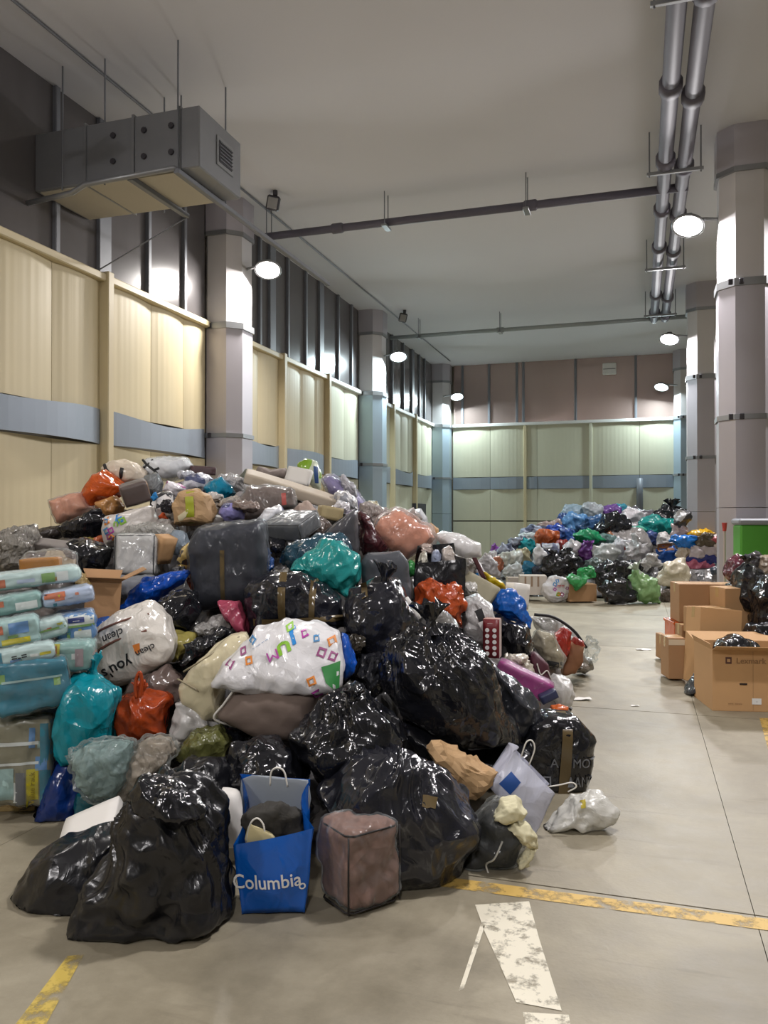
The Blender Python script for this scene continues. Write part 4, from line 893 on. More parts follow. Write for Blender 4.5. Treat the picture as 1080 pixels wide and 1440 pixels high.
soft('trash_bag', 'thin crumpled black bag right of the white sack', 'trash bag', 4.5, [(246, 935), (262, 906), (290, 888), (322, 880), (330, 893), (290, 920), (258, 945)], BLK, T=.2, n=16, crease=.07, fine=.01)
soft('trash_bag', 'round black bag under the slate duvet pack at left', 'trash bag', 4.9, [(214, 862), (228, 840), (250, 830), (276, 832), (284, 860), (272, 886), (238, 888)], BLK, T=.4, n=16, crease=.03)
soft('plastic_bag', 'rose pink plastic bag corner below the slate duvet pack', 'plastic bag', 4.85, [(301, 843), (336, 845), (346, 870), (352, 892), (338, 898), (320, 874)], plastic('#a8485f', .35, .5, 7, .15), T=.2, n=14)
soft('plastic_bag', 'pale grey film bag left of the rose pink bag', 'plastic bag', 4.85, [(276, 895), (298, 864), (318, 864), (328, 884), (300, 900)], plastic('#a6a3a0', .3, .7, 10, .3), T=.2, n=12, crease=.05)
soft('duvet_pack', 'tall slate grey duvet pack with shiny film standing in the heap', 'duvet pack', 5.3, [(268, 768), (284, 740), (330, 732), (370, 730), (377, 780), (372, 815), (352, 850), (285, 857), (272, 810)], fabric('#343640', .7, .3, 6, .4), T=.42, p=4.2, n=22, lump=.015, crease=.012, round_=4,
     film=dict(grow=1.03, mat=clear_film('#9ba0a6', .0, 14.0)), parts=(patch('tape', [(318, 772), (324, 772), (325, 850), (319, 850)], BROWNTAPE, 6, .01),))
soft('trash_bag', 'wide black bag bound with brown tape strips in the middle of the heap', 'trash bag', 4.95, [(344, 855), (350, 815), (382, 798), (432, 804), (482, 840), (488, 882), (440, 890), (380, 885), (350, 890)], BLK3, T=.5, p=3, n=26, lump=.02, crease=.035, fine=.008,
     parts=(patch('tape_strip', [(398, 802), (408, 802), (408, 885), (398, 885)], BROWNTAPE, 8, .008), patch('tape_strip', [(440, 812), (448, 818), (446, 886), (438, 884)], BROWNTAPE, 8, .008), patch('tape_strip', [(350, 866), (484, 860), (484, 868), (350, 876)], BROWNTAPE, 10, .008)))
soft('plastic_bag', 'turquoise thin plastic bag bulging in the upper middle of the heap', 'plastic bag', 5.25, [(404, 800), (428, 776), (452, 758), (482, 756), (507, 785), (509, 815), (492, 846), (470, 832), (438, 820)], plastic('#2f9c9a', .3, .6, 7.0, .25), T=.42, n=20, crease=.03)
soft('plastic_bag', 'dark petrol blue bag behind the turquoise bag', 'plastic bag', 5.5, [(393, 790), (400, 766), (440, 752), (482, 750), (500, 775), (480, 800), (420, 812)], plastic('#2b4a5a', .28, .6, 7.0, .1), T=.4, n=18, crease=.04)
soft('duvet_pack', 'flat dark slate pack standing behind the tape-topped black bag', 'duvet pack', 5.4, [(507, 790), (516, 778), (562, 773), (574, 788), (580, 850), (540, 860), (510, 850)], fabric('#3e4148', .75, .3, 6, .5), T=.24, p=4.5, n=16, lump=.01, crease=.012, round_=4)
packbox('blanket_case', 'grey folded blanket in a zipped clear case on the dark pack', 'blanket pack', 410, 739, 5.95, .34, .30, .14, fabric('#5d6065', .7, .3, 8, 1.0), yaw=-28, pitch=22, r=.03, n=12, lump_=.01, crease=.01, piping=paint('#2c2d30', .5, var=0), film=CLEAR)
soft('trash_bag', 'small black bag under the grey blanket case', 'trash bag', 5.85, [(372, 772), (378, 752), (402, 760), (408, 778), (390, 786)], BLK, T=.25, n=10)
soft('cushion', 'dark grey pointed cushion with piping behind the turquoise bag', 'cushion', 5.75, [(446, 758), (475, 732), (502, 714), (506, 745), (506, 785), (480, 772)], fabric('#3a3a40', .75, .25, 7, .5), T=.26, p=3, n=16, lump=.01, crease=.015, round_=3, parts=(cord('piping', [(450, 755), (476, 733), (502, 716)], .006, INK, .004),))
soft('plastic_bag', 'dark red film bag next to the pointed cushion', 'plastic bag', 5.9, [(503, 716), (515, 724), (532, 745), (548, 768), (540, 782), (508, 782)], plastic('#451f25', .3, .6, 8), T=.25, n=14)
soft('duvet_pack', 'peach pink duvet in shiny clear film on the right shoulder of the heap', 'duvet pack', 6.1, [(520, 748), (535, 730), (560, 720), (600, 738), (614, 756), (596, 772), (572, 788), (545, 775)], fabric('#d08c70', .8, .4, 8, 1.0), T=.35, p=3, n=18, crease=.025, film=dict(grow=1.12, mat=CLEAR))
soft('clear_bag', 'clear crumpled film bag above the peach duvet', 'clear bag', 6.4, [(500, 706), (520, 705), (545, 716), (585, 714), (600, 732), (560, 745), (525, 742)], plastic('#bcb3af', .22, .8, 13, .35), T=.3, n=16, crease=.06, fine=.015)
soft('plastic_bag', 'rolled white plastic sheet on the right shoulder of the heap', 'plastic bag', 6.35, [(610, 752), (625, 747), (652, 752), (678, 764), (677, 784), (655, 786), (620, 770)], plastic('#e4e3e3', .4, .5, 6, .15), T=.28, n=16, crease=.02)
soft('pillow', 'light grey packed pillow above the peach duvet', 'pillow', 6.6, [(562, 718), (592, 716), (601, 728), (602, 748), (580, 745), (565, 732)], fabric('#b4b6bc', .7, .3, 8, .8), T=.3, p=3, n=14, lump=.02, crease=.015)
soft('paper_bag', 'small tan paper bag at the right shoulder of the heap', 'paper bag', 6.5, [(598, 738), (606, 734), (617, 744), (615, 758), (602, 755)], M_CARD, T=.15, n=8)
bag_shell([(582, 792), (655, 786), (655, 862), (580, 862)], 5.6, .35, plastic('#1a1b20', .35, .4, 6), 'trash_bag', 'open black bag holding three silver packs', 'trash bag', n=10, top_back=[(588, 770), (645, 766)], bulge=.03, seed=21)
for i, (o, c, l) in enumerate((([(584, 815), (590, 778), (600, 772), (604, 800), (604, 822), (590, 824)], '#b8b5a8', 'left'), ([(605, 820), (607, 775), (615, 770), (620, 780), (620, 820)], '#8e97ae', 'middle'), ([(620, 820), (621, 772), (634, 766), (643, 785), (642, 812), (630, 822)], '#b3a9a2', 'right'))):
    soft('silver_pack', 'shiny %s pack standing in the open black bag' % {'left': 'beige silver left', 'middle': 'bluish narrow middle', 'right': 'wide silver right'}[l], 'pack', 5.72, o, plastic(c, .25, .8, 12), T=.12, p=3, n=10, crease=.03)
soft('plastic_bag', 'rust orange plastic bag hanging in front of the open black bag', 'plastic bag', 5.4, [(576, 850), (590, 822), (610, 808), (624, 818), (640, 814), (656, 822), (652, 860), (652, 886), (632, 868), (600, 858)], plastic('#b04a20', .3, .7, 8.0, .15), T=.28, n=20, crease=.05)
packbox('foam_strip', 'white foam strip sticking out by the dark tied bag', 'foam strip', 581, 855, 4.7, .025, .02, .15, M_PAPER, roll=-32, r=.006, n=4, lump_=0, crease=0, quilt=0)
soft('plastic_bag', 'grey film bag edge behind the knot of the biggest black bag', 'plastic bag', 5.0, [(582, 880), (590, 852), (620, 850), (650, 880), (640, 900), (600, 900)], plastic('#84827f', .3, .6, 8, .2), T=.25, n=12)
soft('plastic_bag', 'white sack with black label panel beside the red dotted box', 'plastic bag', 5.75, [(648, 862), (654, 838), (672, 834), (690, 848), (698, 880), (694, 912), (668, 905), (652, 888)], plastic('#c3c2c2', .3, .6, 9, .1), T=.3, p=3, n=16, crease=.02,
     parts=(patch('black_label', [(664, 856), (674, 852), (684, 882), (680, 892)], INK, 3), patch('white_field', [(668, 872), (677, 868), (681, 882), (676, 886)], WHT, 3, .009)))
def dots(info):
    W, D_, H = info['w'], info['dp'], info['h']; N = 14
    for j in range(5):
        for i in range(2):
            cx_, cz = (-.22 + .44 * i) * W, (.12 + .15 * j) * H
            mesh_obj('printed_dot', [(cx_ + W * .13 * math.cos(2*math.pi*k/N), -D_/2 - .004, cz + W * .13 * math.sin(2*math.pi*k/N)) for k in range(N)], [tuple(range(N))], WHT, info['o'])
packbox('dotted_box', 'upright dark red box with two columns of white dots', 'box', 692, 897, 5.55, .115, .09, .27, paint('#6d1b22', .45, var=.05), yaw=-18, r=.004, n=4, lump_=0, crease=0, quilt=0, parts=(dots, boxtext('-----', .45, .9, .016, WHT), stripe('grey_side', 0.02, .98, .02, .98, paint('#b9aaa4', .6, var=.05), 'right', .002), stripe('grey_top', 0.02, .98, .02, .98, paint('#b08a80', .6, var=.05), 'top', .002)))
packbox('flat_carton', 'beige flat carton leaning above the white labelled sack', 'box', 672, 830, 6.3, .30, .06, .20, paint('#a39d86', .7, var=.06), yaw=-20, pitch=-30, roll=28, r=.006, n=4, lump_=0, crease=.003, quilt=0)
soft('plastic_bag', 'bright yellow plastic bag on the right flank', 'plastic bag', 6.7, [(677, 800), (690, 808), (706, 818), (712, 828), (695, 830), (684, 822)], plastic('#d9bd1f', .3, .4, 7, .2), T=.2, n=12, crease=.02)
soft('plastic_bag', 'vivid blue plastic bag draped on the right flank', 'plastic bag', 6.3, [(687, 838), (700, 828), (722, 828), (736, 848), (746, 872), (747, 888), (730, 878), (712, 866), (695, 858)], plastic('#1763c0', .28, .6, 8.0, .15), T=.28, n=18, crease=.05)
soft('plastic_bag', 'black and yellow bag corner above the vivid blue bag', 'plastic bag', 6.5, [(710, 830), (722, 826), (734, 846), (728, 852), (714, 848)], fabric('#2a2622', .5, .4, 8, 0, '#c9b45a', 12), T=.18, n=10)
packbox('white_carton', 'white carton on edge behind the vivid blue bag', 'box', 727, 838, 6.8, .16, .14, .22, M_PAPER, yaw=25, roll=6, r=.006, n=4, lump_=0, crease=.003, quilt=0)
soft('plastic_bag', 'white crumpled bag below the rolled plastic sheet', 'plastic bag', 6.8, [(652, 792), (672, 784), (684, 806), (682, 822), (660, 822)], plastic('#cfccd0', .35, .6, 9, .2), T=.25, n=12, crease=.05, parts=(patch('blue_print', [(662, 806), (670, 804), (672, 814), (663, 816)], CB[0], 3),))
packbox('wood_strip', 'dark red wooden strip poking out below the rolled white sheet', 'wood strip', 672, 795, 6.6, .035, .035, .26, paint('#5a3236', .5, var=.1), roll=-25, r=.004, n=4, lump_=0, crease=0, quilt=0)
soft('plastic_bag', 'grey film bag on the shoulder above the yellow bag', 'plastic bag', 7.3, [(668, 790), (684, 776), (700, 790), (704, 812), (686, 815)], plastic('#b0aeb0', .3, .7, 10, .3), T=.25, n=12, crease=.05)
soft('trash_bag', 'black bag right of the red dotted box', 'trash bag', 6.1, [(704, 893), (714, 874), (740, 878), (750, 900), (748, 925), (710, 925)], BLK, T=.4, n=16, crease=.03)
soft('trash_bag', 'dark bag in the gap under the vivid blue bag', 'trash bag', 6.2, [(690, 866), (705, 862), (725, 878), (722, 895), (695, 892)], BLK3, T=.3, n=12)
soft('clear_bag', 'clear bag with cream crumbs and dark base on the right flank', 'clear bag', 6.5, [(746, 905), (755, 886), (774, 888), (792, 925), (790, 940), (762, 935)], fabric('#b3a78d', .7, .5, 12, .9), T=.26, n=16, crease=.03, film=dict(grow=1.06, mat=CLEAR), parts=(patch('dark_base', [(758, 924), (790, 930), (790, 939), (762, 935)], INK, 4),))
soft('clear_bag', 'large translucent bag with black edge at the right end of the heap', 'clear bag', 7.4, [(740, 864), (775, 864), (806, 884), (826, 914), (832, 935), (815, 945), (785, 930), (755, 892)], plastic('#b3b2ae', .28, .6, 8, .3), T=.4, n=20, crease=.03, parts=(cord('black_edge', [(748, 862), (775, 866), (802, 884), (820, 908)], .014, INK, .0),))
soft('plastic_bag', 'shiny red bag at the right end of the heap', 'plastic bag', 7.0, [(774, 905), (780, 890), (792, 880), (803, 888), (802, 915), (790, 935), (780, 925)], plastic('#a02a20', .28, .6, 8), T=.22, n=14, crease=.03)
soft('paper_bag', 'brown paper bag with red rim standing at the right end', 'paper bag', 7.1, [(788, 950), (792, 918), (802, 902), (822, 904), (820, 930), (808, 948)], paint('#8a5f42', .7, var=.1, vscale=8.0), T=.24, p=3, n=14, crease=.02, parts=(lump('red_rim', [(800, 905), (806, 892), (820, 902), (823, 910), (810, 914)], plastic('#93342c', .35, .5), -.03, .1),))
soft('clear_bag', 'wispy crumpled clear film on the floor at the right end', 'clear bag', 7.5, [(818, 912), (826, 892), (842, 898), (845, 912), (838, 928), (824, 938)], CLEAR2, T=.22, n=14, crease=.1, fine=.03)
soft('plastic_bag', 'grey bag on the floor under the translucent bag', 'plastic bag', 7.6, [(806, 945), (815, 922), (830, 925), (834, 940), (822, 948)], plastic('#77736b', .35, .5, 8), T=.25, n=10)
soft('paper_bag', 'maroon paper bag with cord handle on the right flank', 'paper bag', 6.05, [(742, 922), (752, 916), (770, 935), (775, 965), (760, 972), (748, 950)], paint('#4f2331', .6, var=.08), T=.18, p=3.5, n=12, crease=.01, parts=(cord('handle', [(752, 930), (757, 945), (766, 940), (772, 952)], .005, CORDW, .012),))
soft('plastic_bag', 'cream white crumpled bag on the magenta pack', 'plastic bag', 5.75, [(700, 935), (712, 920), (735, 922), (752, 940), (758, 958), (728, 952)], plastic('#c5bdae', .35, .6, 9, .2), T=.26, n=14, crease=.06)
packbox('magenta_pack', 'long magenta pink pack in clear film sloping down the right flank', 'pack', 736, 957, 5.45, .40, .16, .14, paint('#a02a80', .35, var=.12, vscale=4.0), roll=24, yaw=-12, r=.02, n=8, lump_=.01, crease=.01, quilt=.02, film=CLEAR)
soft('plastic_bag', 'white round bag at the right edge above the lettered black bag', 'plastic bag', 6.1, [(764, 960), (780, 946), (800, 954), (809, 974), (802, 992), (780, 995), (768, 982)], plastic('#d5d3d0', .35, .5, 8, .2), T=.34, n=14, crease=.02)
packbox('navy_pack', 'small navy and grey pack under the magenta pack', 'pack', 771, 979, 5.3, .12, .09, .06, paint('#2d3350', .4, var=.2, vscale=20), roll=-25, r=.008, n=5, lump_=.01, crease=.01)
soft('plastic_bag', 'small orange bag above the lettered black bag', 'plastic bag', 4.95, [(772, 1006), (774, 992), (790, 990), (800, 994), (797, 1006)], plastic('#c05a1e', .35, .5, 8), T=.12, n=10)
soft('trash_bag', 'dark bag filling the hollow beneath the biggest black bag', 'trash bag', 4.3, [(640, 1050), (700, 1045), (745, 1050), (750, 1085), (700, 1090), (655, 1080)], BLKM, T=.4, n=14)
soft('trash_bag', 'black bag low behind the diagonal front bag', 'trash bag', 4.1, [(560, 1010), (620, 1020), (660, 1050), (640, 1100), (580, 1080)], BLKM, T=.4, n=14)

# the pallet of diaper packs at the left edge
M_WOOD = paint('#a08a5c', .8, var=.2, vscale=6.0, stretch=(8, 1, 1))
pe = empty('wooden_pallet', at(-10, 1160, 4.15)); pe.location.z = 0; pe.rotation_euler = (0, 0, YAW + R(6)); tag(pe, 'wooden pallet under the diaper packs at the left edge', 'pallet')
for i in range(3): MB().box(-.5, .24, -.10 + .36 * i, .0 + .36 * i, 0, .022, .003).build('bottom_board', M_WOOD, pe)
for i in range(3):
    for x in (-.42, -.1, .17): MB().box(x - .07, x + .07, -.10 + .36 * i, .0 + .36 * i, .022, .10, .004).build('block', M_WOOD, pe)
for i in range(6): MB().box(-.5, .24, -.11 + .165 * i, .0 + .165 * i, .10, .122, .003).build('deck_board', M_WOOD, pe)
DI = [paint('#a9c8c6', .35, var=.25, vscale=7.0), paint('#c3d8d6', .35, var=.2, vscale=7.0), paint('#b9c6dd', .35, var=.2, vscale=7.0), paint('#2f7f95', .3, var=.25, vscale=5.0), paint('#8fb5b0', .35, var=.25, vscale=7.0)]
OR = paint('#c8714a', .4, var=.1); NAVY = paint('#27346b', .4, var=0); YV = paint('#cfc21e', .4, var=.05); BL2 = paint('#5d8fc4', .4, var=.1); GRN = paint('#7fa85a', .4, var=.1); WH2 = paint('#e2e6e4', .4, var=.03)
def prints(seed, n=5):
    def go(info):
        g = random.Random(seed)
        for k in range(n):
            x, z, a, b = g.uniform(.02, .8), g.uniform(.08, .7), g.uniform(.06, .2), g.uniform(.08, .25)
            stripe('print', x, min(.98, x + a), z, min(.95, z + b), g.choice([OR, WH2, GRN, BL2, DI[0], DI[2], DI[3], YV, WH2]), g.choice(['front', 'front', 'right']), .003)(info)
    return go
def dpack(label, px, py, d, w_, dp, h, mat, parts=(), yaw=24, roll=0, pitch=0):
    parts = (prints(int(px * 3 + py)),) + tuple(parts)
    packbox('diaper_pack', label, 'diaper pack', px, py, d, w_, dp, h, mat, yaw=yaw, roll=roll, pitch=pitch, r=.03, n=12, lump_=.014, crease=.03, quilt=.04, film=CLEAR, pile=0, group='diaper packs on the pallet', parts=parts)
dpack('mint white diaper pack lying on top of the stack', 52, 812, 4.35, .44, .26, .085, DI[1], (stripe('green_print', .55, .7, .2, .8, GRN), stripe('white_print', .72, .85, .2, .8, WH2), stripe('rose_print', .05, .15, .2, .7, OR)), roll=-6)
dpack('pale blue diaper pack second from the top at right', 95, 838, 4.3, .26, .24, .085, DI[2], (stripe('orange_print', .05, .45, .6, .95, OR),), roll=-8)
dpack('mint diaper pack second from the top at the left edge', 22, 848, 4.2, .26, .24, .10, DI[4], (stripe('rose_print', .05, .3, .5, .8, OR), stripe('white_print', .5, .9, .2, .6, WH2)), roll=-8)
dpack('blue diaper pack with navy label at the right of the stack', 106, 880, 4.25, .20, .24, .15, BL2, (stripe('white_band', .05, .95, .62, .98, WH2), stripe('navy_label', .3, .7, .70, .88, NAVY, lift=.008), stripe('green_band', .05, .95, .54, .62, GRN), boxtext('----', .5, .78, .018, WHT), stripe('white_shield', .45, .85, .08, .42, WH2)), roll=-4)
dpack('pale green diaper pack in the middle of the stack', 68, 882, 4.15, .18, .24, .10, DI[1], (stripe('green_line', .05, .95, .45, .55, GRN),), roll=-12)
dpack('diaper pack with orange and yellow print at the left edge', 18, 888, 4.05, .26, .24, .14, DI[0], (stripe('orange_print', .1, .35, .55, .85, OR), stripe('yellow_print', .3, .8, .15, .35, YV), stripe('blue_print', .45, .8, .5, .9, BL2)), roll=-8)
dpack('white diaper pack with dark lettering above the blue pack', 32, 918, 4.0, .30, .24, .09, DI[1], (boxtext('=-=', .45, .5, .035, INK), stripe('blue_edge', .0, .2, .2, .9, DI[3])), roll=-8)
dpack('big teal blue diaper pack in the lower stack', 46, 962, 4.0, .34, .26, .26, DI[3], (stripe('pale_fold', .1, .9, .66, .7, DI[0]),), roll=-4)
dpack('diaper pack with yellow vertical value label', 104, 920, 4.12, .20, .24, .15, DI[4], (stripe('yellow_label', .02, .24, .02, .98, YV), boxtext('Value Pack', .13, .5, .022, paint('#a03020', .5, var=0), rot=90), stripe('rose_print', .6, .8, .2, .8, paint('#a8969c', .5, var=.2))), yaw=14)
dpack('lowest clear wrapped diaper pack with yellow label above the pallet', 34, 1065, 4.05, .30, .28, .44, paint('#8f8a72', .35, var=.3, vscale=6.0), (stripe('yellow_label', .62, .80, .02, .45, YV), boxtext('Value Pack', .71, .24, .026, paint('#8a7a10', .5, var=0), rot=90), stripe('grey_field', .45, .6, .05, .42, GREYPRINT), stripe('teal_field', .82, .98, .05, .95, DI[3]), stripe('painted_glint', .05, .8, .72, .76, WH2), stripe('brown_field', .0, .12, .02, .98, paint('#5a4432', .6, var=.2)), stripe('painted_glint', .12, .8, .50, .53, WH2), stripe('pale_field', .14, .42, .03, .47, DI[0])), yaw=14)  # the two thin pale bands are glints of the film, painted on
# ------------------------------------------------------------------ the big heap: upper left and crest
S = soft
def PL(c, r=.3, b=.6, s=8.0, t=.15): return plastic(c, r, b, s, t)
S('pillow', 'salmon pink pillow in film against the cream wall', 'pillow', 7.0, [(71, 703), (92, 697), (115, 693), (131, 714), (112, 730), (86, 738), (76, 722)], fabric('#cf9276', .8, .35, 8, .9), T=.32, p=3, n=16, lump=.02, crease=.02, film=dict(grow=1.05, mat=CLEAR))
S('plastic_bag', 'glossy orange bag leaning on the wall side of the crest', 'plastic bag', 7.1, [(117, 700), (124, 680), (132, 664), (148, 657), (166, 672), (180, 686), (166, 700), (142, 708), (128, 716)], PL('#c8581f', .28, .5, 6), T=.4, p=2.6, n=18, crease=.025)
S('quilt_bundle', 'cream quilt bundle tied with two black straps on the crest', 'quilt', 7.4, [(143, 660), (150, 650), (168, 645), (190, 649), (204, 664), (202, 678), (186, 688), (165, 680)], fabric('#cdc0ae', .85, .5, 9, .5), T=.4, n=18, crease=.03,
  parts=(cord('strap', [(153, 655), (160, 664), (172, 674), (182, 682)], .018, INK, .0), cord('strap', [(181, 660), (180, 670), (180, 682)], .018, INK, .0)))
S('pillow', 'shiny white packed pillow with black cord on the crest', 'pillow', 7.7, [(202, 662), (207, 646), (230, 643), (262, 644), (271, 656), (258, 672), (236, 678), (212, 674)], fabric('#eaeaee', .6, .4, 8, 1.0), T=.4, p=2.8, n=18, crease=.02, film=dict(grow=1.03, mat=CLEAR),
  parts=(cord('cord', [(206, 648), (215, 656), (226, 664), (232, 672)], .012, INK, .0), cord('cord', [(222, 648), (214, 656), (202, 663)], .012, INK, .0), cord('cord', [(232, 660), (224, 663)], .012, INK, .0)))
packbox('wrapped_box', 'dark brown wrapped box with tan side on the crest', 'box', 190, 693, 6.75, .22, .22, .18, paint('#5c463f', .4, var=.1), yaw=22, pitch=10, roll=-18, r=.012, n=6, lump_=.005, crease=.008, quilt=0, film=CLEAR, parts=(stripe('tan_side', .02, .98, .02, .98, paint('#b07c4a', .5, var=.08), 'right'),))
S('plastic_bag', 'tan paper wrapped parcel below the glossy orange bag', 'parcel', 6.85, [(134, 706), (164, 696), (174, 712), (168, 726), (148, 728)], PL('#b5834e', .4, .4, 6, 0), T=.25, p=3, n=12)
S('trash_bag', 'black bag below the salmon pillow', 'trash bag', 6.5, [(80, 742), (100, 730), (122, 722), (140, 714), (150, 732), (142, 756), (112, 760), (90, 756)], BLK, T=.4, n=18, crease=.04, fine=.008)
S('trash_bag', 'dark flattened bag tail running to the wall below the salmon pillow', 'trash bag', 6.7, [(40, 745), (60, 742), (90, 738), (96, 752), (70, 762), (48, 756)], PL('#322c2a', .35, .5, 8, 0), T=.25, n=12)
S('trash_bag', 'black bag with white glint behind the diaper stack', 'trash bag', 5.7, [(94, 760), (108, 754), (132, 758), (158, 772), (150, 795), (128, 812), (108, 800)], BLK, T=.4, n=18, crease=.03)
S('plastic_bag', 'orange bag scrap between two black bags at upper left', 'plastic bag', 6.2, [(128, 758), (140, 752), (152, 752), (150, 772), (138, 768)], PL('#a8502c'), T=.2, n=10)
S('tote_bag', 'white tote with small coloured print squares at upper left', 'tote bag', 6.2, [(148, 726), (160, 720), (215, 709), (219, 730), (216, 748), (170, 764), (148, 770)], PL('#d3cdc8', .4, .4, 6, .1), T=.3, p=3, n=16, crease=.02,
  parts=(squares(16, 9, (154, 212, 716, 760), 8, CB), letters('J', 172, 728, 9, CB[0], 180, 1, .05), letters('U', 172, 736, 7, CB[1], 180, 1, .05)))
packbox('bedding_pack', 'white bedding pack in clear zip case with black piping at left', 'bedding pack', 193, 782, 5.7, .29, .22, .30, fabric('#d2cfcd', .8, .8, 8, 1.0), yaw=6, pitch=-8, r=.05, n=14, lump_=.015, crease=.02, piping=INK, film=CLEAR)
S('clear_bag', 'silvery clear film bag lying above the white bedding pack', 'clear bag', 6.0, [(166, 752), (180, 738), (215, 732), (245, 740), (250, 756), (215, 762), (180, 762)], PL('#b5b3ae', .2, .8, 13, .3), T=.25, n=16, crease=.05, fine=.012)
S('plastic_bag', 'grey blue clear bag beside the slate duvet pack', 'plastic bag', 5.9, [(236, 760), (246, 744), (262, 748), (270, 770), (255, 784), (240, 778)], PL('#8d9aa6', .25, .6, 8, .2), T=.25, n=14)
packbox('open_carton', 'tan open carton flap right of the white bedding pack', 'box', 229, 772, 5.75, .10, .14, .20, M_CARD, yaw=-30, roll=22, r=.005, n=4, lump_=0, crease=.002, quilt=0, parts=(stripe('dark_opening', .1, .9, .02, .3, paint('#4a3a2c', .8, var=0)),))
S('food_pack', 'gold and black glossy pack left of the slate duvet pack', 'pack', 5.5, [(249, 790), (256, 768), (268, 762), (273, 780), (268, 800), (255, 804)], fabric('#b59a55', .4, .5, 10, 1.0, '#2b2620', 22), T=.16, n=12)
S('plastic_bag', 'orange scrap of bag beside the slate duvet pack', 'plastic bag', 5.35, [(262, 815), (272, 800), (282, 808), (280, 832), (268, 828)], PL('#b8542a'), T=.16, n=8)
S('plastic_bag', 'royal blue bag lying under the white bedding pack', 'plastic bag', 5.15, [(158, 862), (180, 838), (200, 816), (235, 806), (266, 798), (268, 812), (240, 830), (222, 850), (190, 868)], PL('#0f4fb5', .28, .5, 6), T=.3, n=20, crease=.04)
S('plastic_bag', 'blue bag strip between the brown carton and the white sack', 'plastic bag', 4.75, [(112, 895), (125, 874), (155, 866), (160, 880), (130, 900)], PL('#2460b8', .3, .5, 6), T=.2, n=12)
S('plastic_bag', 'grey fabric bundle under the white bedding pack', 'plastic bag', 5.5, [(160, 830), (165, 808), (215, 808), (220, 825), (190, 850)], fabric('#6f7278', .8, .4, 8), T=.3, n=14)
carton('cardboard_box', 'brown cardboard box with open flap behind the diaper stack', 143, 872, 4.85, .20, .20, .24, M_CARD2, yaw=22, roll=4, pile=1, open_=True)
S('clear_bag', 'silver crinkled film bag at the left edge above the diapers', 'clear bag', 5.3, [(-12, 800), (-10, 748), (12, 738), (32, 742), (44, 765), (40, 800), (15, 812)], PL('#8d8981', .18, .9, 14, .25), T=.35, n=20, crease=.06, fine=.015)
S('clear_bag', 'silver crinkled film bag behind the first, nearer the wall', 'clear bag', 5.6, [(24, 760), (30, 738), (45, 734), (56, 752), (56, 775), (40, 785)], PL('#98948c', .18, .9, 14, .25), T=.3, n=16, crease=.06, fine=.015)
packbox('orange_box', 'orange carton in clear film on top of the diaper stack', 'box', 58, 793, 4.75, .22, .14, .075, paint('#b4771e', .4, var=.1), yaw=12, roll=-3, r=.01, n=6, lump_=.004, crease=.006, quilt=0, film=CLEAR)
S('clear_bag', 'clear bag with white basket and brown cloth behind the orange carton', 'clear bag', 5.0, [(28, 792), (42, 776), (75, 773), (104, 776), (108, 800), (90, 812), (50, 806)], fabric('#a99880', .6, .5, 9, 1.0, '#5a4a42', 9), T=.25, n=16, crease=.02, film=dict(grow=1.06, mat=CLEAR))
packbox('flat_pack', 'grey flat pack lying against the wall bags', 'pack', 76, 768, 5.6, .24, .12, .06, paint('#7a7470', .6, var=.08), roll=8, pitch=20, r=.008, n=5, lump_=.004, crease=.004, quilt=0)
S('plastic_bag', 'gold crinkled film edge beside the brown carton', 'plastic bag', 4.75, [(104, 812), (112, 800), (124, 815), (126, 835), (112, 835)], PL('#b59c6a', .2, .8, 14, .2), T=.14, n=10, crease=.06)
S('clear_bag', 'grey translucent film bag beside the wrapped brown box', 'clear bag', 7.0, [(202, 690), (206, 668), (218, 663), (228, 676), (226, 700), (210, 705)], PL('#8e9294', .2, .7, 10, .35), T=.3, n=14, crease=.04)
S('clothes_bundle', 'bundle of clothes patterned in black and white at upper left', 'clothes', 6.6, [(214, 712), (222, 692), (240, 690), (248, 712), (244, 732), (226, 732)], fabric('#d3d0cf', .7, .5, 9, .3, '#202027', 14), T=.3, n=14, crease=.03, parts=(lump('blue_cloth', [(218, 700), (226, 692), (232, 700), (224, 706)], fabric('#2277b5'), -.16, .05, n=6), lump('orange_cloth', [(230, 726), (238, 720), (244, 730), (234, 734)], fabric('#c04e20'), -.16, .05, n=6)))
S('plastic_bag', 'magenta and white cloth bag on the crest', 'plastic bag', 6.9, [(228, 690), (236, 674), (252, 680), (262, 688), (250, 700), (236, 696)], fabric('#cfcbd2', .7, .5, 8, .4, '#8c2f78', 7), T=.25, n=14, crease=.03)
S('plastic_bag', 'white and navy patterned bag behind the tan paper bag', 'plastic bag', 7.2, [(252, 690), (262, 668), (282, 664), (300, 672), (296, 690), (272, 694)], fabric('#cbcdd6', .5, .6, 9, .6, '#4a5378', 10), T=.3, n=14, crease=.04)
S('paper_bag', 'tan paper bag with lime green stripe in the upper heap', 'paper bag', 6.4, [(242, 712), (252, 692), (274, 686), (296, 696), (304, 720), (300, 738), (248, 740)], paint('#b09069', .7, var=.12, vscale=6.0), T=.3, p=4, n=10, crease=.03, lump=.015, round_=3, flat=True,
  parts=(patch('lime_stripe', [(266, 692), (277, 691), (280, 735), (268, 736)], paint('#a2a82c', .4, var=.1), 5), patch('cream_fold', [(256, 726), (270, 716), (272, 722), (258, 736)], paint('#d3c9a6', .6, var=0), 3)))
S('plastic_bag', 'cyan blue glossy bag on the crest', 'plastic bag', 6.9, [(286, 686), (296, 676), (312, 671), (326, 682), (332, 694), (316, 706), (298, 708)], PL('#1889ad', .22, .5, 6, .2), T=.32, n=16, crease=.025)
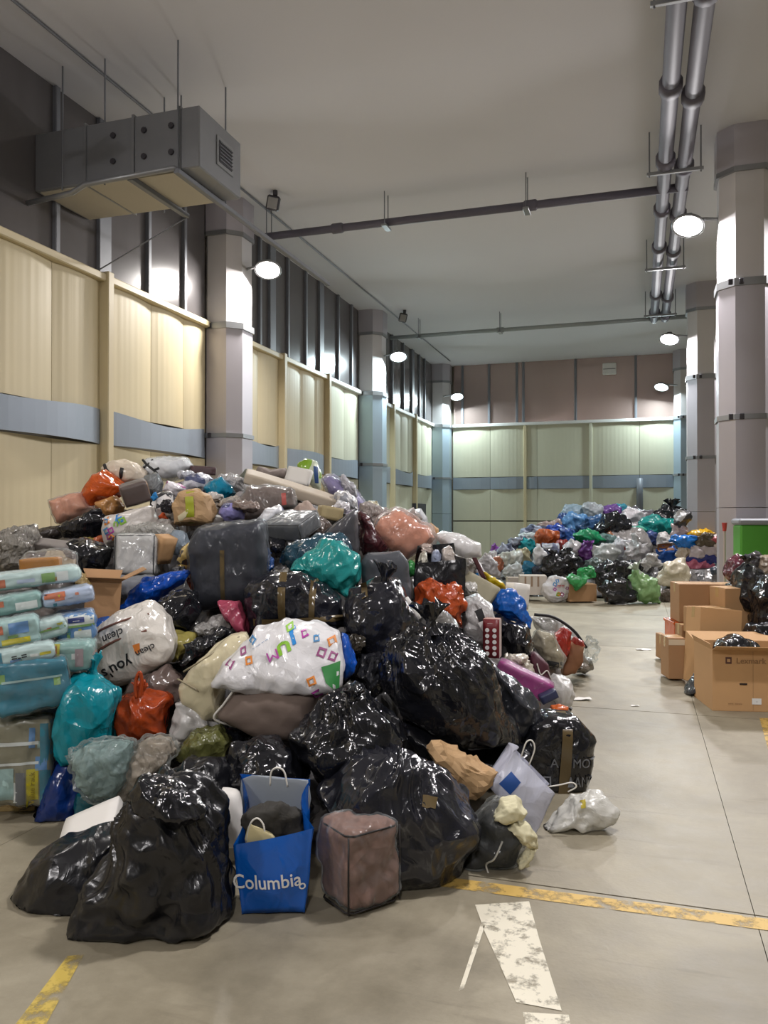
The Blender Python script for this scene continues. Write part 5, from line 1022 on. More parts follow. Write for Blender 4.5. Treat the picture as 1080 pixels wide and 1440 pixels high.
packbox('maroon_box', 'flat maroon box in film on top of the crest', 'box', 286, 662, 7.7, .24, .18, .08, paint('#4c1f25', .4, var=.1), yaw=10, roll=4, r=.008, n=5, lump_=.003, crease=.003, quilt=0, film=CLEAR)
S('clear_bag', 'white clear film heap on the crest', 'clear bag', 7.2, [(300, 676), (312, 664), (330, 664), (346, 672), (344, 690), (326, 694)], PL('#c9c7c8', .2, .8, 12, .3), T=.3, n=14, crease=.06, fine=.01)
S('clear_bag', 'crinkled silver film below the cyan bag', 'clear bag', 6.5, [(302, 712), (315, 700), (336, 696), (342, 708), (322, 718)], PL('#b8b0a8', .2, .8, 14, .2), T=.2, n=12, crease=.06)
S('folded_clothes', 'folded lavender and navy clothes above the slate duvet pack', 'clothes', 6.3, [(308, 722), (314, 710), (336, 706), (346, 718), (344, 732), (316, 734)], fabric('#8480b8', .8, .5, 9, .4, '#3c416c', 8), T=.26, n=14, crease=.03)
S('blanket_pack', 'brown grey blanket in clear film with red label on the crest', 'blanket pack', 6.7, [(334, 700), (348, 684), (380, 683), (414, 687), (417, 712), (386, 722), (350, 740), (338, 728)], fabric('#77665f', .8, .3, 7, 1.0), T=.34, p=3.4, n=18, crease=.015, film=dict(grow=1.04, mat=CLEAR), parts=(patch('red_label', [(398, 687), (404, 687), (406, 710), (400, 711)], paint('#c0483a', .5, var=0), 3),))
packbox('foam_slab', 'long beige slab of foam sloping down along the crest', 'foam slab', 408, 688, 7.05, .82, .34, .10, paint('#b3a796', .7, var=.08), roll=17, yaw=8, pitch=12, r=.02, n=10, lump_=.005, crease=.005, quilt=.02)
S('clothes_bundle', 'grey brown clothes on top of the crest behind the beige slab', 'clothes', 7.7, [(358, 668), (362, 654), (380, 660), (402, 658), (410, 668), (390, 680)], fabric('#8a7f7a', .85, .5, 8), T=.3, n=14, crease=.03)
packbox('paper_folder', 'white paper folder standing on the crest', 'panel', 420, 670, 7.5, .24, .06, .16, M_PAPER, roll=12, yaw=-10, pitch=-20, r=.006, n=5, lump_=.008, crease=.01, quilt=0)
S('plastic_bag', 'lime green white and blue pack on top of the crest', 'pack', 7.75, [(418, 652), (432, 645), (446, 648), (453, 664), (450, 688), (440, 686), (424, 672)], fabric('#c3cdb4', .4, .5, 9, 1.0, '#7da520', 6), T=.26, n=14, crease=.02, parts=(patch('blue_print', [(442, 656), (448, 657), (449, 680), (444, 680)], paint('#2b4c80', .4, var=.1), 3),))
S('plastic_bag', 'lavender packed bedding at the right of the crest', 'bedding pack', 7.5, [(448, 672), (460, 666), (478, 674), (500, 690), (518, 712), (512, 724), (488, 716), (465, 698)], fabric('#8d82b0', .7, .4, 8, 1.0), T=.32, n=18, crease=.03, film=dict(grow=1.08, mat=CLEAR))
S('clear_bag', 'striped white clear bag between the beige slab and the lavender bedding', 'clear bag', 7.1, [(464, 708), (470, 692), (488, 688), (502, 702), (506, 718), (484, 724)], fabric('#c5c4c6', .4, .6, 12, 1.0, '#8f929a', 22), T=.26, n=14, crease=.05)
S('clear_bag', 'white film tuft standing at the right of the crest', 'clear bag', 7.4, [(478, 682), (481, 666), (488, 670), (500, 684), (506, 700), (492, 700)], PL('#d0cfd6', .2, .8, 12, .3), T=.2, n=12, crease=.05)
S('plastic_bag', 'white and navy bag beside the grey blanket case', 'plastic bag', 6.2, [(362, 728), (374, 714), (396, 710), (402, 720), (384, 738), (368, 742)], fabric('#d5d7de', .4, .5, 8, .8, '#2b3468', 6), T=.24, n=14, crease=.03)
S('clothes_bundle', 'pinkish beige cloth under the beige slab', 'clothes', 6.6, [(412, 722), (418, 706), (432, 702), (444, 714), (456, 732), (448, 750), (434, 730)], fabric('#a8958a', .85, .5, 8), T=.24, n=14, crease=.04)
packbox('tan_box', 'small tan box under the beige slab', 'box', 464, 722, 6.5, .18, .16, .11, paint('#a59670', .7, var=.06), roll=10, yaw=20, r=.006, n=4, lump_=0, crease=.002, quilt=0)
S('food_pack', 'small gold and olive packs at the right of the crest', 'pack', 7.0, [(512, 712), (518, 702), (530, 705), (538, 718), (526, 724)], fabric('#8a7a4a', .4, .5, 10, 1.0, '#c6bda6', 16), T=.18, n=10, crease=.03)
S('plastic_bag', 'green plastic scrap beside the peach duvet', 'plastic bag', 5.75, [(570, 800), (576, 786), (584, 790), (584, 810), (575, 812)], PL('#3d8a4a'), T=.14, n=8)
S('clothes_bundle', 'grey green clothes low on the crest by the column', 'clothes', 7.4, [(336, 672), (346, 658), (360, 662), (362, 676), (346, 682)], fabric('#5f6358', .85, .5, 8), T=.25, n=10)
S('plastic_bag', 'dark denim bag behind the rolled white sheet', 'plastic bag', 7.2, [(584, 736), (600, 732), (612, 742), (608, 756), (590, 752)], PL('#4c5670'), T=.25, n=10)

# small filler pieces wedged between the big ones, each a bag or bundle of its own
FILL = [(226, 742, 40, 26, 6.3, '#b8b2ad', 'pale grey film bag wedged between the tote and the tan paper bag'), (330, 752, 60, 30, 5.9, '#3a3b42', 'dark bag behind the top edge of the slate duvet pack'),
        (372, 790, 24, 50, 5.6, '#1e4f8f', 'blue bag in the gap right of the slate duvet pack'), (398, 812, 40, 24, 5.4, '#b5b0a8', 'beige film bag below the petrol blue bag'),
        (205, 905, 80, 60, 4.9, '#55504c', 'grey brown bundle buried behind the white sack'), (140, 935, 40, 40, 4.6, '#6d6a66', 'grey bundle buried behind the diaper stack'),
        (300, 930, 60, 60, 4.6, '#403c3a', 'dark bundle buried behind the cream duvet'), (460, 925, 70, 80, 4.6, '#2a2b31', 'dark bag buried right of the printed carrier'),
        (520, 950, 50, 70, 4.6, '#26272c', 'dark bag buried between two tied black bags'), (640, 930, 70, 60, 5.2, '#3b3a3f', 'dark grey bundle behind the biggest black bag'),
        (540, 870, 50, 50, 5.3, '#2f3036', 'slate bundle behind the tape-topped black bag'), (672, 890, 40, 40, 6.0, '#8b898c', 'grey bundle behind the labelled white sack'),
        (735, 1000, 50, 50, 5.0, '#3c3a40', 'dark grey bundle under the magenta pack'), (760, 1030, 30, 40, 5.0, '#5b5a60', 'grey bag behind the lettered black bag'),
        (560, 760, 60, 40, 6.5, '#8d6f66', 'dusty pink bundle buried behind the peach duvet'), (640, 800, 60, 40, 6.6, '#96928c', 'grey bundle behind the open black bag'),
        (700, 840, 40, 30, 6.9, '#aaa6a4', 'grey film bag behind the vivid blue bag'), (770, 900, 40, 30, 7.2, '#8e8a86', 'grey bundle behind the clear crumb bag'),
        (445, 745, 40, 40, 6.3, '#6d625c', 'brown grey cloth behind the pointed cushion'), (500, 735, 40, 40, 6.6, '#9a94a5', 'mauve grey cloth behind the dark red bag'),
        (95, 790, 40, 30, 5.9, '#4a4643', 'dark grey bundle behind the black bag at left'), (250, 900, 60, 50, 5.0, '#4a4a46', 'grey olive bundle buried behind the pale yellow bag'),
        (270, 1000, 60, 60, 4.5, '#54504c', 'grey bundle buried behind the white film bag'), (210, 1070, 70, 60, 4.2, '#3a3835', 'dark bundle buried behind the clear crinkled bags'),
        (390, 1000, 70, 70, 4.4, '#2b2a2c', 'dark bundle buried behind the taupe cushion'), (150, 745, 60, 40, 6.9, '#5a4a42', 'brown bundle behind the printed tote'),
        (300, 700, 30, 16, 6.6, '#d0cdc9', 'white crinkled film scrap under the cyan bag'), (345, 712, 40, 18, 6.3, '#8a7a72', 'brown film fold below the blanket in film'),
        (480, 714, 28, 18, 6.7, '#d8d5da', 'white film scrap below the lavender bedding'), (505, 728, 24, 20, 6.3, '#c9c0bd', 'clear film scrap above the dark red bag'),
        (600, 772, 20, 18, 5.95, '#c8b8b0', 'pale film scrap beside the open black bag'), (662, 828, 24, 20, 6.25, '#c9c7c2', 'grey white film under the beige flat carton'),
        (727, 926, 30, 16, 5.65, '#d9d2c4', 'cream film scrap above the magenta pack'), (786, 958, 22, 18, 6.2, '#5b2a3a', 'wine red scrap beside the white round bag'),
        (120, 762, 28, 14, 6.1, '#8c7b3a', 'olive gold scrap between two black bags'), (252, 806, 20, 18, 5.25, '#4a4e55', 'dark grey scrap by the royal blue bag'),
        (290, 886, 32, 20, 4.75, '#8f8d8a', 'grey crinkled film under the rose pink bag'), (500, 906, 26, 30, 4.55, '#3b362f', 'brownish bag beneath the tape-topped bag'),
        (240, 1052, 24, 16, 4.0, '#bdb9b2', 'pale film scrap above the olive bag'), (70, 1006, 20, 34, 4.12, '#8fa0b5', 'pale blue bag edge left of the tall teal bag'),
        (262, 668, 26, 14, 7.35, '#c9ccd6', 'pale blue film scrap beside the white cord pillow'), (236, 712, 22, 18, 6.35, '#26242a', 'black cloth scrap left of the tan paper bag'),
        (640, 862, 20, 18, 5.5, '#5a5a5f', 'grey scrap under the rust orange bag'), (816, 938, 22, 12, 7.2, '#8d867c', 'dull grey scrap on the floor by the brown paper bag'),
        (270, 690, 60, 30, 7.4, '#8d8a92', 'grey bundle under the white cord pillow'), (400, 715, 60, 30, 7.0, '#7a716c', 'brown grey bundle behind the blanket in film')]
for x, y, w_, h, d, c, lb in FILL:
    S('stuffed_bag', lb, 'plastic bag', d, ell(x, y, w_, h), plastic(c, .3, .8, 9.0, .15), T=.34 if w_ > 34 else .16, n=16, lump=.05, crease=.07)
# ------------------------------------------------------------------ the far heap at the end wall
def far(name, label, x0, x1, y0, y1, mat, cat='plastic bag', d=None, T=None, parts=(), rot=0, n=15, p=2.3, cr=.035, pts=None, sq=2.4):
    yc = (y0 + y1) / 2
    d = d if d else 14.3 + max(0, (838 - y1)) / 118 * 5.0
    if x0 > 940 and name != 'stuffed_bag': d = min(d, 15.2 + (y1 < 770) * .4)
    return soft(name, label, cat, d, pts or ell((x0+x1)/2, yc, (x1-x0)*1.12+3, (y1-y0)*1.12+3, rot, sq=sq, jit=.2), mat, T=T, p=p, n=n, lump=.05, crease=cr * 1.7, pile=2, parts=parts)
def FP(c, t=.12, b=.55): return plastic(c, .3, b, 5.0, t)
FB = plastic('#17181d', .24, .5, 5.0)
M_CRATE = paint('#b9b1a8', .6, var=.06)
def slots(info):
    for k in range(3): stripe('brown_slot', .17 + .24 * k, .24 + .24 * k, .45, .98, paint('#8a7462', .7, var=0))(info)
carton('storage_box', 'pale carton with three brown slots at the foot of the far heap', 750, 837, 14.2, .47, .4, .34, M_CRATE, yaw=-6, pile=2, parts=(slots,))
carton('storage_box', 'grey carton left of the slotted carton in the far heap', 723, 828, 14.8, .22, .3, .38, paint('#a39a92', .7, var=.06), pile=2)['o'].location.z = .001
far('plastic_bag', 'white printed pack at the foot of the far heap', 769, 801, 812, 841, FP('#d5d3d6'), T=.3, p=3, d=14.1, parts=(letters('===', 785, 824, 6, paint('#b02a35', .5, var=0)), squares(8, 3, (772, 798, 816, 838), 5, CB)))
carton('cardboard_box', 'brown cardboard box under the green bags of the far heap', 820, 846, 14.0, .50, .4, .30, M_CARD2, yaw=8, pile=2)
far('plastic_bag', 'bright green knotted bag on the brown cardboard box', 0, 0, 0, 0, FP('#3a9a55', .25), pts=[(793, 810), (806, 805), (815, 812), (826, 808), (832, 812), (820, 822), (809, 833), (800, 822)], d=13.9, T=.35)
far('plastic_bag', 'bright green bag above the knotted green one', 812, 834, 796, 814, FP('#2f9350', .25), d=14.3)
far('trash_bag', 'black bag at left centre of the far heap', 759, 790, 780, 813, FB, 'trash bag', parts=(knot(776, 782, 9),))
far('trash_bag', 'glossy black bag in the centre of the far heap', 785, 812, 777, 811, FB, 'trash bag', parts=(knot(798, 779, 9),))
far('trash_bag', 'black bag with film folds in the middle of the far heap', 833, 876, 788, 828, FB, 'trash bag')
far('trash_bag', 'round black bag on the floor in front of the far heap', 846, 893, 815, 849, FB, 'trash bag', d=13.8, parts=(knot(860, 818, 12, ang=20),))
far('trash_bag', 'dark film bag behind the pale green bag', 868, 896, 790, 815, FB, 'trash bag')
far('plastic_bag', 'pale green full bag standing before the far heap', 0, 0, 0, 0, FP('#8cb079', .3), pts=[(888, 812), (892, 801), (900, 800), (912, 808), (924, 812), (931, 830), (929, 849), (894, 849), (890, 830)], d=13.9, T=.5, n=16, parts=(knot(896, 803, 12, FP('#b9c4b4', .3), 25),))
far('plastic_bag', 'cream sack beside the pale green bag', 928, 964, 789, 832, FP('#d3c9b4', .2))
far('plastic_bag', 'small dark brown bag on the floor by the cartons', 929, 944, 829, 847, FP('#5a4d45'), d=14.2)
far('plastic_bag', 'steel blue ball bag at the left foot of the far heap', 735, 752, 791, 809, FP('#28708f'))
far('plastic_bag', 'dark navy bag beside the steel blue one', 749, 767, 795, 813, FP('#262c3c'))
far('plastic_bag', 'white crumpled bag at the left foot of the far heap', 709, 734, 795, 813, FP('#c6cacb', .25), cr=.06)
far('plastic_bag', 'pale grey bag at the left of the far heap', 704, 730, 776, 800, FP('#c2c3bb', .25), cr=.05)
far('plastic_bag', 'beige olive bag at the left of the far heap', 726, 746, 773, 797, FP('#a79f80', .2))
far('plastic_bag', 'white pointed bag left of the black bags in the far heap', 0, 0, 0, 0, FP('#cfcfd0', .25), pts=[(744, 795), (747, 778), (756, 765), (768, 776), (776, 782), (766, 798), (752, 800)], d=15.6)
far('plastic_bag', 'rusty orange small bag at the left tip of the far heap', 691, 706, 782, 802, FP('#a8684e'))
far('plastic_bag', 'white bag at the very left tip of the far heap', 684, 698, 776, 792, FP('#c5c2c4', .25))
far('clothes_bundle', 'navy patterned bundle at the left slope of the far heap', 699, 722, 766, 788, fabric('#3a4058', .7, .5, 5, .6, '#8d93a5', 5), 'clothes')
far('clothes_bundle', 'dark patterned bundle higher on the left slope of the far heap', 715, 738, 755, 774, fabric('#33374a', .7, .5, 5, .6, '#7c8290', 5), 'clothes')
far('plastic_bag', 'small purple bag at the left slope of the far heap', 691, 702, 767, 779, FP('#8447a0'))
far('plastic_bag', 'teal ball bag on the left slope of the far heap', 730, 751, 757, 776, FP('#128b95'))
far('plastic_bag', 'white bag behind the teal ball bag', 733, 757, 750, 763, FP('#c9d2d3', .25))
far('plastic_bag', 'orange rust bag on the left of the far heap', 752, 783, 747, 769, FP('#b25a30'))
far('plastic_bag', 'red bag in the left centre of the far heap', 782, 803, 760, 777, FP('#92332c'))
far('plastic_bag', 'grey white pointed bag beside the red one', 793, 817, 760, 784, FP('#c4bfc2', .25))
far('plastic_bag', 'purple knotted bag in the centre of the far heap', 815, 836, 766, 786, FP('#6d3a85'), parts=(knot(826, 770, 10),))
far('clothes_bundle', 'slate patterned bundle above the white pointed bag', 763, 784, 764, 782, fabric('#585e78', .7, .5, 5, .6, '#a3a5ad', 6), 'clothes')
far('plastic_bag', 'royal blue bag on the upper left of the far heap', 767, 790, 738, 755, FP('#1f47a8'))
far('plastic_bag', 'dull blue bag right of the royal blue one', 784, 807, 743, 764, FP('#33559a'))
far('plastic_bag', 'sky blue bag near the top of the far heap', 793, 823, 722, 746, FP('#5f93c6', .25))
far('clear_bag', 'pale icy clear bag on the top left of the far heap', 790, 824, 709, 728, FP('#a9bfcc', .35), 'clear bag')
far('clear_bag', 'round white clear bag on the top of the far heap', 822, 846, 706, 731, FP('#c2c7cb', .4), 'clear bag')
far('plastic_bag', 'steel blue long bag below the top of the far heap', 808, 848, 728, 748, FP('#3c5f8a'), rot=-15)
far('plastic_bag', 'emerald green wide bag in the upper far heap', 0, 0, 0, 0, FP('#1d8f5e', .2), pts=[(804, 752), (815, 744), (828, 742), (842, 750), (855, 760), (836, 765), (816, 763)], d=17.0, T=.5)
far('trash_bag', 'glossy black bag under the purple top of the far heap', 842, 884, 720, 762, FB, 'trash bag')
far('plastic_bag', 'purple bag on the top of the far heap', 842, 872, 712, 728, FP('#7d58a2', .2))
far('plastic_bag', 'white bag on the top right of the far heap', 870, 906, 715, 744, FP('#d6d0d4', .25))
far('plastic_bag', 'light cyan bag scrap on the top of the far heap', 864, 882, 709, 720, FP('#4fa6bd', .2))
far('plastic_bag', 'teal wide bag on the upper right of the far heap', 898, 949, 725, 757, FP('#158480', .2), rot=8, n=16)
far('plastic_bag', 'mint bag below the teal wide bag', 872, 906, 742, 760, FP('#4fa890', .25))
far('trash_bag', 'black knotted bag on the upper right of the far heap', 922, 966, 713, 742, FB, 'trash bag', parts=(knot(944, 716, 14),))
far('plastic_bag', 'black and white bag at the right top of the far heap', 950, 969, 715, 742, fabric('#25262a', .5, .6, 5, .8, '#c9c9cc', 5))
far('plastic_bag', 'navy round basket like bag under the teal wide bag', 904, 928, 748, 765, FP('#3b4a78'))
far('plastic_bag', 'brown orange scrap in the centre of the far heap', 853, 866, 749, 768, FP('#9a6240'))
far('plastic_bag', 'white printed bag with red marks in the centre of the far heap', 860, 884, 756, 788, FP('#c6c6cb', .2), parts=(patch('red_print', [(875, 768), (880, 768), (880, 777), (875, 777)], paint('#b03a34', .5, var=0), 2),))
far('clear_bag', 'large crumpled white bag in the centre of the far heap', 878, 912, 757, 796, FP('#c2bfbf', .3, .8), 'clear bag', cr=.06)
far('clear_bag', 'white film bag right of the large crumpled one', 902, 930, 778, 808, FP('#c9c6c2', .3, .8), 'clear bag', cr=.06)
far('clear_bag', 'pale film bag above the folded black bag', 836, 868, 770, 798, FP('#b9bcba', .35), 'clear bag')
far('plastic_bag', 'dark green grey film bag near the bright green bag', 822, 848, 788, 806, FP('#5d6a68', .2))
far('plastic_bag', 'blue bag with brown printed top on the right of the far heap', 921, 958, 769, 797, FP('#2a5fae', .15), parts=(patch('brown_print', [(922, 765), (943, 763), (944, 773), (923, 775)], paint('#8a5a36', .5, var=.2, vscale=20), 3),))
far('plastic_bag', 'bright azure bag on the right of the far heap', 943, 981, 751, 770, FP('#1b6fc0', .15), rot=12)
far('plastic_bag', 'yellow flat bag at the right top of the far heap', 0, 0, 0, 0, FP('#d9a81c', .2), pts=[(963, 752), (972, 746), (992, 743), (1009, 750), (990, 756), (970, 758)], d=15.5, T=.4)
far('plastic_bag', 'dark olive bag under the yellow flat bag', 978, 1010, 752, 770, FP('#54493a'))
far('plastic_bag', 'red and white bag at the right tip of the far heap', 998, 1017, 754, 774, fabric('#c8bcb8', .5, .5, 5, .6, '#a0343a', 5))
far('plastic_bag', 'pinkish white bag above the bright azure one', 944, 968, 738, 756, FP('#cdb9b8', .25))
far('plastic_bag', 'white bag between the azure bag and the mint bag', 926, 948, 752, 770, FP('#cdc9c6', .25))
far('plastic_bag', 'white rosy long bag right of the blue printed bag', 966, 1012, 767, 785, FP('#c8bcc0', .25))
far('plastic_bag', 'navy long bag over the pink pack', 963, 1008, 780, 798, FP('#26307a'))
far('pillow', 'pink pillow pack behind the carton stack', 959, 1003, 787, 810, FP('#b8627c', .1), 'pillow', p=3, sq=4)
far('plastic_bag', 'pale cyan bag at the right end of the far heap', 1002, 1017, 782, 804, FP('#a9cbd0', .25))
far('plastic_bag', 'dark grey bag at the right end of the far heap', 998, 1016, 798, 824, FP('#3f4752'))
far('plastic_bag', 'beige bag beside the blue printed bag', 952, 968, 761, 790, FP('#b8a998', .2))
far('clothes_bundle', 'navy and white bundle on the upper left slope of the far heap', 733, 766, 739, 755, fabric('#8d96a8', .7, .5, 5, .5, '#37405c', 5), 'clothes')
far('plastic_bag', 'pink brown bag on the upper left ridge of the far heap', 757, 796, 733, 746, FP('#b09a92', .2))
far('plastic_bag', 'navy small bag on the ridge left of the sky blue bag', 782, 800, 724, 740, FP('#2f4a80'))
far('plastic_bag', 'grey green film bag in the middle of the far heap', 838, 866, 752, 772, FP('#6f8d8a', .25))
far('plastic_bag', 'white round bag in the middle of the far heap', 832, 856, 768, 790, FP('#cccac8', .25))
for i, (x, y, w_, h, c, lb) in enumerate(((720, 785, 40, 34, '#8d8a86', 'grey bag buried in the left of the far heap'), (775, 765, 60, 40, '#6a7486', 'slate bag buried in the left centre of the far heap'), (830, 755, 60, 50, '#5b6a78', 'blue grey bag buried in the centre of the far heap'),
                                     (880, 775, 70, 60, '#8b8784', 'grey bag buried behind the white crumpled bags'), (935, 760, 60, 50, '#6b6a72', 'grey bag buried in the right of the far heap'), (985, 790, 50, 50, '#504f5c', 'dark bag buried at the right end of the far heap'), (900, 735, 60, 36, '#77727a', 'mauve grey bag buried under the far top'), (740, 815, 60, 30, '#4a4a4d', 'dark bag buried behind the slotted carton'))):
    far('stuffed_bag', lb, x - w_/2, x + w_/2, y - h/2, y + h/2, FP(c), d=16.0 + max(0, (838 - y - h/2)) / 118 * 5.0, n=10)

# ------------------------------------------------------------------ cartons and bags at the right
info = carton('cardboard_box', 'large open carton with printed square logo and lettering at the right edge', 1068, 1011, 6.15, .70, .50, .47, M_CARD3, yaw=-6, open_=True,
       parts=(stripe('logo_square', .14, .205, .78, .89, paint('#5a3a34', .6, var=0)), stripe('logo_mark', .155, .19, .81, .86, M_CARD3, lift=.007), boxtext('Lexmark', .41, .83, .045, paint('#8a6a48', .6, var=0)), stripe('hand_slot', .29, .37, .435, .465, paint('#2c2018', .8, var=0)), stripe('hand_slot', .66, .74, .435, .465, paint('#2c2018', .8, var=0)),
              stripe('paper_label', .42, .52, .12, .22, WHT), boxtext('-', .47, .17, .02, INK), boxtext('--- ----', .24, .13, .03, paint('#8f6b46', .6, var=0)), stripe('seam', .43, .436, .02, .98, paint('#a8835a', .7, var=0), lift=.003)))
carton('cardboard_box', 'tall carton panel leaning behind the large printed carton', 1010, 970, 6.95, .38, .28, .66, M_CARD3, yaw=4, roll=5, pitch=-4)
carton('cardboard_box', 'small carton with paper strip on the floor left of the leaning one', 952, 955, 7.3, .15, .26, .37, M_CARD2, yaw=-4, parts=(stripe('paper_strip', .0, 1.0, .84, .98, paint('#cdbfa6', .6, var=.1)),))
OC = plastic('#c8581a', .4, .2, 6.0)
def crate(label, px, py, d, w_, dp, h):
    e = empty('plastic_crate', at(px, py, d)); e.rotation_euler = (0, 0, YAW - R(4)); tag(e, label, 'crate'); x = w_/2
    b = MB(); b.box(-x, x, 0, .012, 0, h*.55); b.box(-x, x, 0, .012, h*.75, h); b.box(-x, -x+.05, 0, .012, h*.55, h*.75); b.box(x-.05, x, 0, .012, h*.55, h*.75); b.build('front_side', OC, e)
    MB().box(-x, -x+.012, .012, dp, 0, h).build('end_side', OC, e); MB().box(x-.012, x, .012, dp, 0, h).build('end_side', OC, e); MB().box(-x, x, dp-.012, dp, 0, h).build('back_side', OC, e); MB().box(-x, x, 0, dp, 0, .012).build('bottom', OC, e)
    MB().box(-x-.012, x+.012, -.012, dp+.012, h-.03, h, .004).build('rim', OC, e)
    return e
c2 = crate('lower orange plastic crate in the carton stack', 972, 921, 8.05, .33, .35, .24); c2.location.z = .0
carton('cardboard_box', 'flattened carton piece beside the lower orange crate', 940, 930, 8.2, .06, .3, .25, M_CARD2)
c1 = crate('upper orange plastic crate under the left carton', 972, 896, 8.05, .33, .35, .20); c1.location.z = .245
z_ = c1.location.z + .20
q = carton('cardboard_box', 'tall carton on the orange crates at the back left of the stack', 984, 858, 8.0, .40, .36, .38, M_CARD2, yaw=-6); q['o'].location.z = .447
q = carton('cardboard_box', 'flat carton with glossy tape stacked at the middle', 1005, 862, 7.45, .33, .30, .24, M_CARD, yaw=4, parts=(stripe('glossy_film', .0, .9, .0, .8, paint('#d6cdbb', .2, var=.1), 'top'),))
q['o'].location.z = .40
q = carton('cardboard_box', 'carton under the flat taped one in the stack', 1012, 905, 7.5, .36, .32, .39, M_CARD2, yaw=2); q['o'].location.z = .001
q = carton('cardboard_box', 'small narrow carton beside the leaning panel', 966, 898, 7.75, .10, .18, .15, M_CARD2, yaw=0); q['o'].location.z = .30
carton('cardboard_box', 'carton lid under the narrow carton beside the crates', 968, 935, 7.75, .12, .2, .295, M_CARD2, yaw=0)['o'].location.z = .001
carton('cardboard_box', 'pale carton behind the stack near the black bags', 1038, 905, 7.6, .26, .3, .82, M_CARD, yaw=5)['o'].location.z = .001
carton('cardboard_box', 'carton at the back of the stack below the black bags', 1020, 872, 8.4, .34, .3, .79, M_CARD2, yaw=5)['o'].location.z = .001
S('trash_bag', 'slate bag on the floor between the leaning panel and the large carton', 'trash bag', 6.75, [(964, 975), (974, 955), (988, 940), (996, 950), (994, 980), (980, 978)], SLATE, T=.3, n=14, pile=0)
S('trash_bag', 'black bag lying inside the large open carton', 'trash bag', 6.5, [(1004, 915), (1012, 898), (1035, 890), (1062, 902), (1072, 925), (1040, 940)], BLK, T=.4, n=16, pile=3)
S('trash_bag', 'shiny black bag behind the large carton at the right edge', 'trash bag', 6.9, [(1046, 895), (1056, 876), (1085, 870), (1110, 885), (1110, 960), (1060, 950)], BLK, T=.5, n=18, pile=3)
S('trash_bag', 'tall black bag at the right edge of the frame', 'trash bag', 7.4, [(1056, 880), (1060, 830), (1070, 808), (1110, 800), (1120, 880), (1090, 900)], BLK, T=.55, n=18, pile=3)
S('trash_bag', 'black bag over the cartons in front of the green bin', 'trash bag', 7.7, [(1032, 840), (1036, 805), (1050, 790), (1072, 800), (1078, 835), (1062, 862), (1040, 860)], BLK, T=.5, n=18, pile=3, parts=(knot(1050, 793, 12),))
S('trash_bag', 'dark bag with bluish sheen behind the flat taped carton', 'trash bag', 8.1, [(1020, 840), (1026, 820), (1046, 815), (1056, 835), (1050, 860), (1026, 858)], BLK3, T=.4, n=14, pile=3)
S('plastic_bag', 'maroon bag beside the thin pole', 'plastic bag', 8.2, [(1020, 808), (1024, 788), (1036, 778), (1044, 790), (1040, 815), (1028, 820)], PL('#5e2434'), T=.35, n=14, pile=3)
S('clear_bag', 'glinting clear bag on the black bags before the green bin', 'clear bag', 8.2, [(1040, 795), (1050, 778), (1068, 776), (1078, 786), (1070, 800), (1050, 802)], PL('#4f4c4e', .2, .9, 12, .2), T=.35, n=14, pile=3, crease=.06)
S('plastic_bag', 'beige crumpled bag by the green bin at the right edge', 'plastic bag', 8.0, [(1066, 805), (1072, 782), (1095, 778), (1100, 808), (1080, 815)], PL('#a39482', .3, .7, 10, .2), T=.35, n=14, pile=3)
gb = empty('green_bin', at(1076, 778, 9.0)); gb.location.z = 0; gb.rotation_euler = (0, 0, YAW - R(12)); tag(gb, 'bright green bin with grey lid before the nearest right column', 'bin')
zt = at(1076, 738, 9.0).z
GM = paint('#4f9c34', .45, var=.05)
MB().box(-.26, .5, 0, .6, .0, zt, .02).build('body', GM, gb); MB().box(-.28, .52, -.02, .62, zt, zt + .07, .02).build('lid', paint('#8b8f96', .5, var=.06), gb); MB().box(.06, .2, -.012, .002, zt * .55, zt * .6, .004).build('handle', M_DARK, gb)
po = empty('marker_pole', at(1019, 800, 9.3)); po.location.z = 0; tag(po, 'thin pale pole with red tip before the nearest right column', 'pole')
pt = at(1016, 735, 9.3).z
MB().tube([(0, 0, 0), (0, 0, pt - .10)], .014, 8).build('shaft', paint('#b9aca6', .5, var=.1), po); MB().tube([(0, 0, pt - .10), (0, 0, pt)], [.02, .03], 8).build('red_tip', paint('#b8403a', .5, var=0), po); MB().tube([(0, 0, 0), (0, 0, .02)], .12, 14).build('foot', M_DARK, po)

# scraps on the floor
for px, py, w_, l in ((905, 914, .12, 'white paper scrap on the floor near the carton stack'), (868, 850, .25, 'white paper scrap before the far heap'), (815, 984, .14, 'thin white strip on the floor right of the heap'), (893, 993, .05, 'tiny white scrap in the middle of the floor')):
    p = on_floor(px, py); g = random.Random(px); v = []
    for j in range(3):
        for i in range(5): v.append(((i/4-.5)*w_*1.3, (j/2-.5)*w_*.6 + g.uniform(-.1, .1)*w_, g.uniform(.002, .12)*w_ + .002))
    o = mesh_obj('paper_scrap', v, [(j*5+i, j*5+i+1, (j+1)*5+i+1, (j+1)*5+i) for j in range(2) for i in range(4)], M_PAPER, loc=(p.x, p.y, 0), rot=(0, 0, g.uniform(-.4, .4)), smooth=True); tag(o, l, 'paper scrap')

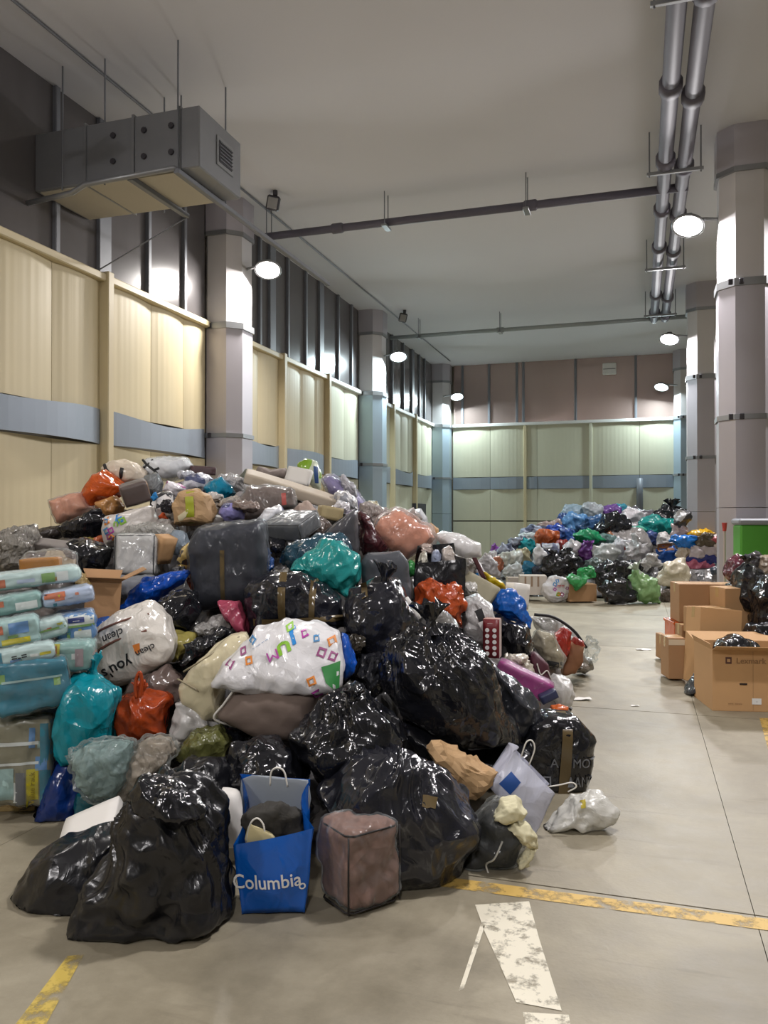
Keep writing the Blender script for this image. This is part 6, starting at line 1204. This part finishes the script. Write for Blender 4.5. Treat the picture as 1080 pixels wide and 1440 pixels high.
# ------------------------------------------------------------------ what fills the inside of the heaps: a tangle of bags and clothes
def core(pile, label, cell, sig, drop, reach, xlim=None):
    P = np.array([(i[1].x, i[1].y, i[1].z) for i in ITEMS if i[0] == pile]); x0, x1, y0, y1 = P[:, 0].min()-.2, P[:, 0].max()+.2, P[:, 1].min()-.2, P[:, 1].max() + .9
    if xlim: x0 = xlim[0]; x1 = min(x1, xlim[1])
    nx, ny = int((x1-x0)/cell)+1, int((y1-y0)/cell)+1; gx, gy = np.linspace(x0, x1, nx), np.linspace(y0, y1, ny); X, Y = np.meshgrid(gx, gy); G = np.stack([X.ravel(), Y.ravel()], 1)
    D2 = ((G[:, None, :] - P[None, :, :2]) ** 2).sum(2); W = np.exp(-D2 / (2 * sig * sig)) + 1e-9
    H = (W * (P[:, 2] - drop)[None, :]).sum(1) / W.sum(1); rc = np.minimum(np.array([i[2] for i in ITEMS if i[0] == pile]) * .42 + .06, reach); near = (np.sqrt(D2) / rc[None, :]).min(1); H = H * np.clip((1.0 - near) * 3.0, 0, 1)
    wv = waves(np.stack([G[:, 0], G[:, 1], H], 1), 1.0, 5, 9.0, 5, 1) * .04; H = np.maximum(H + wv, 0.0); H = np.where(H < .4, H * (H / .4) ** 2, H); H[near > 1] = 0
    V = [(a, b, .001 + h) for (a, b), h in zip(G, H)]; keep = lambda q: max(H[k] for k in q) > .05
    F = [q for q in ((j*nx+i, j*nx+i+1, (j+1)*nx+i+1, (j+1)*nx+i) for j in range(ny-1) for i in range(nx-1)) if keep(q)]
    used = sorted({k for q in F for k in q}); mp = {k: n_ for n_, k in enumerate(used)}
    m = fabric('#2d2b2c', .6, .8, 7.0, .4, '#5a5552', 3.0)
    o = mesh_obj('heap_filling', [V[k] for k in used], [tuple(mp[k] for k in q) for q in F], m, smooth=True); tag(o, label, 'clothes', kind='stuff'); return o
core(1, 'tangle of dark bags and clothes filling the inside of the big heap', .06, .30, .19, .55, (XW + .12, 9))
core(2, 'tangle of bags filling the inside of the far heap', .14, .6, .25, 1.2)
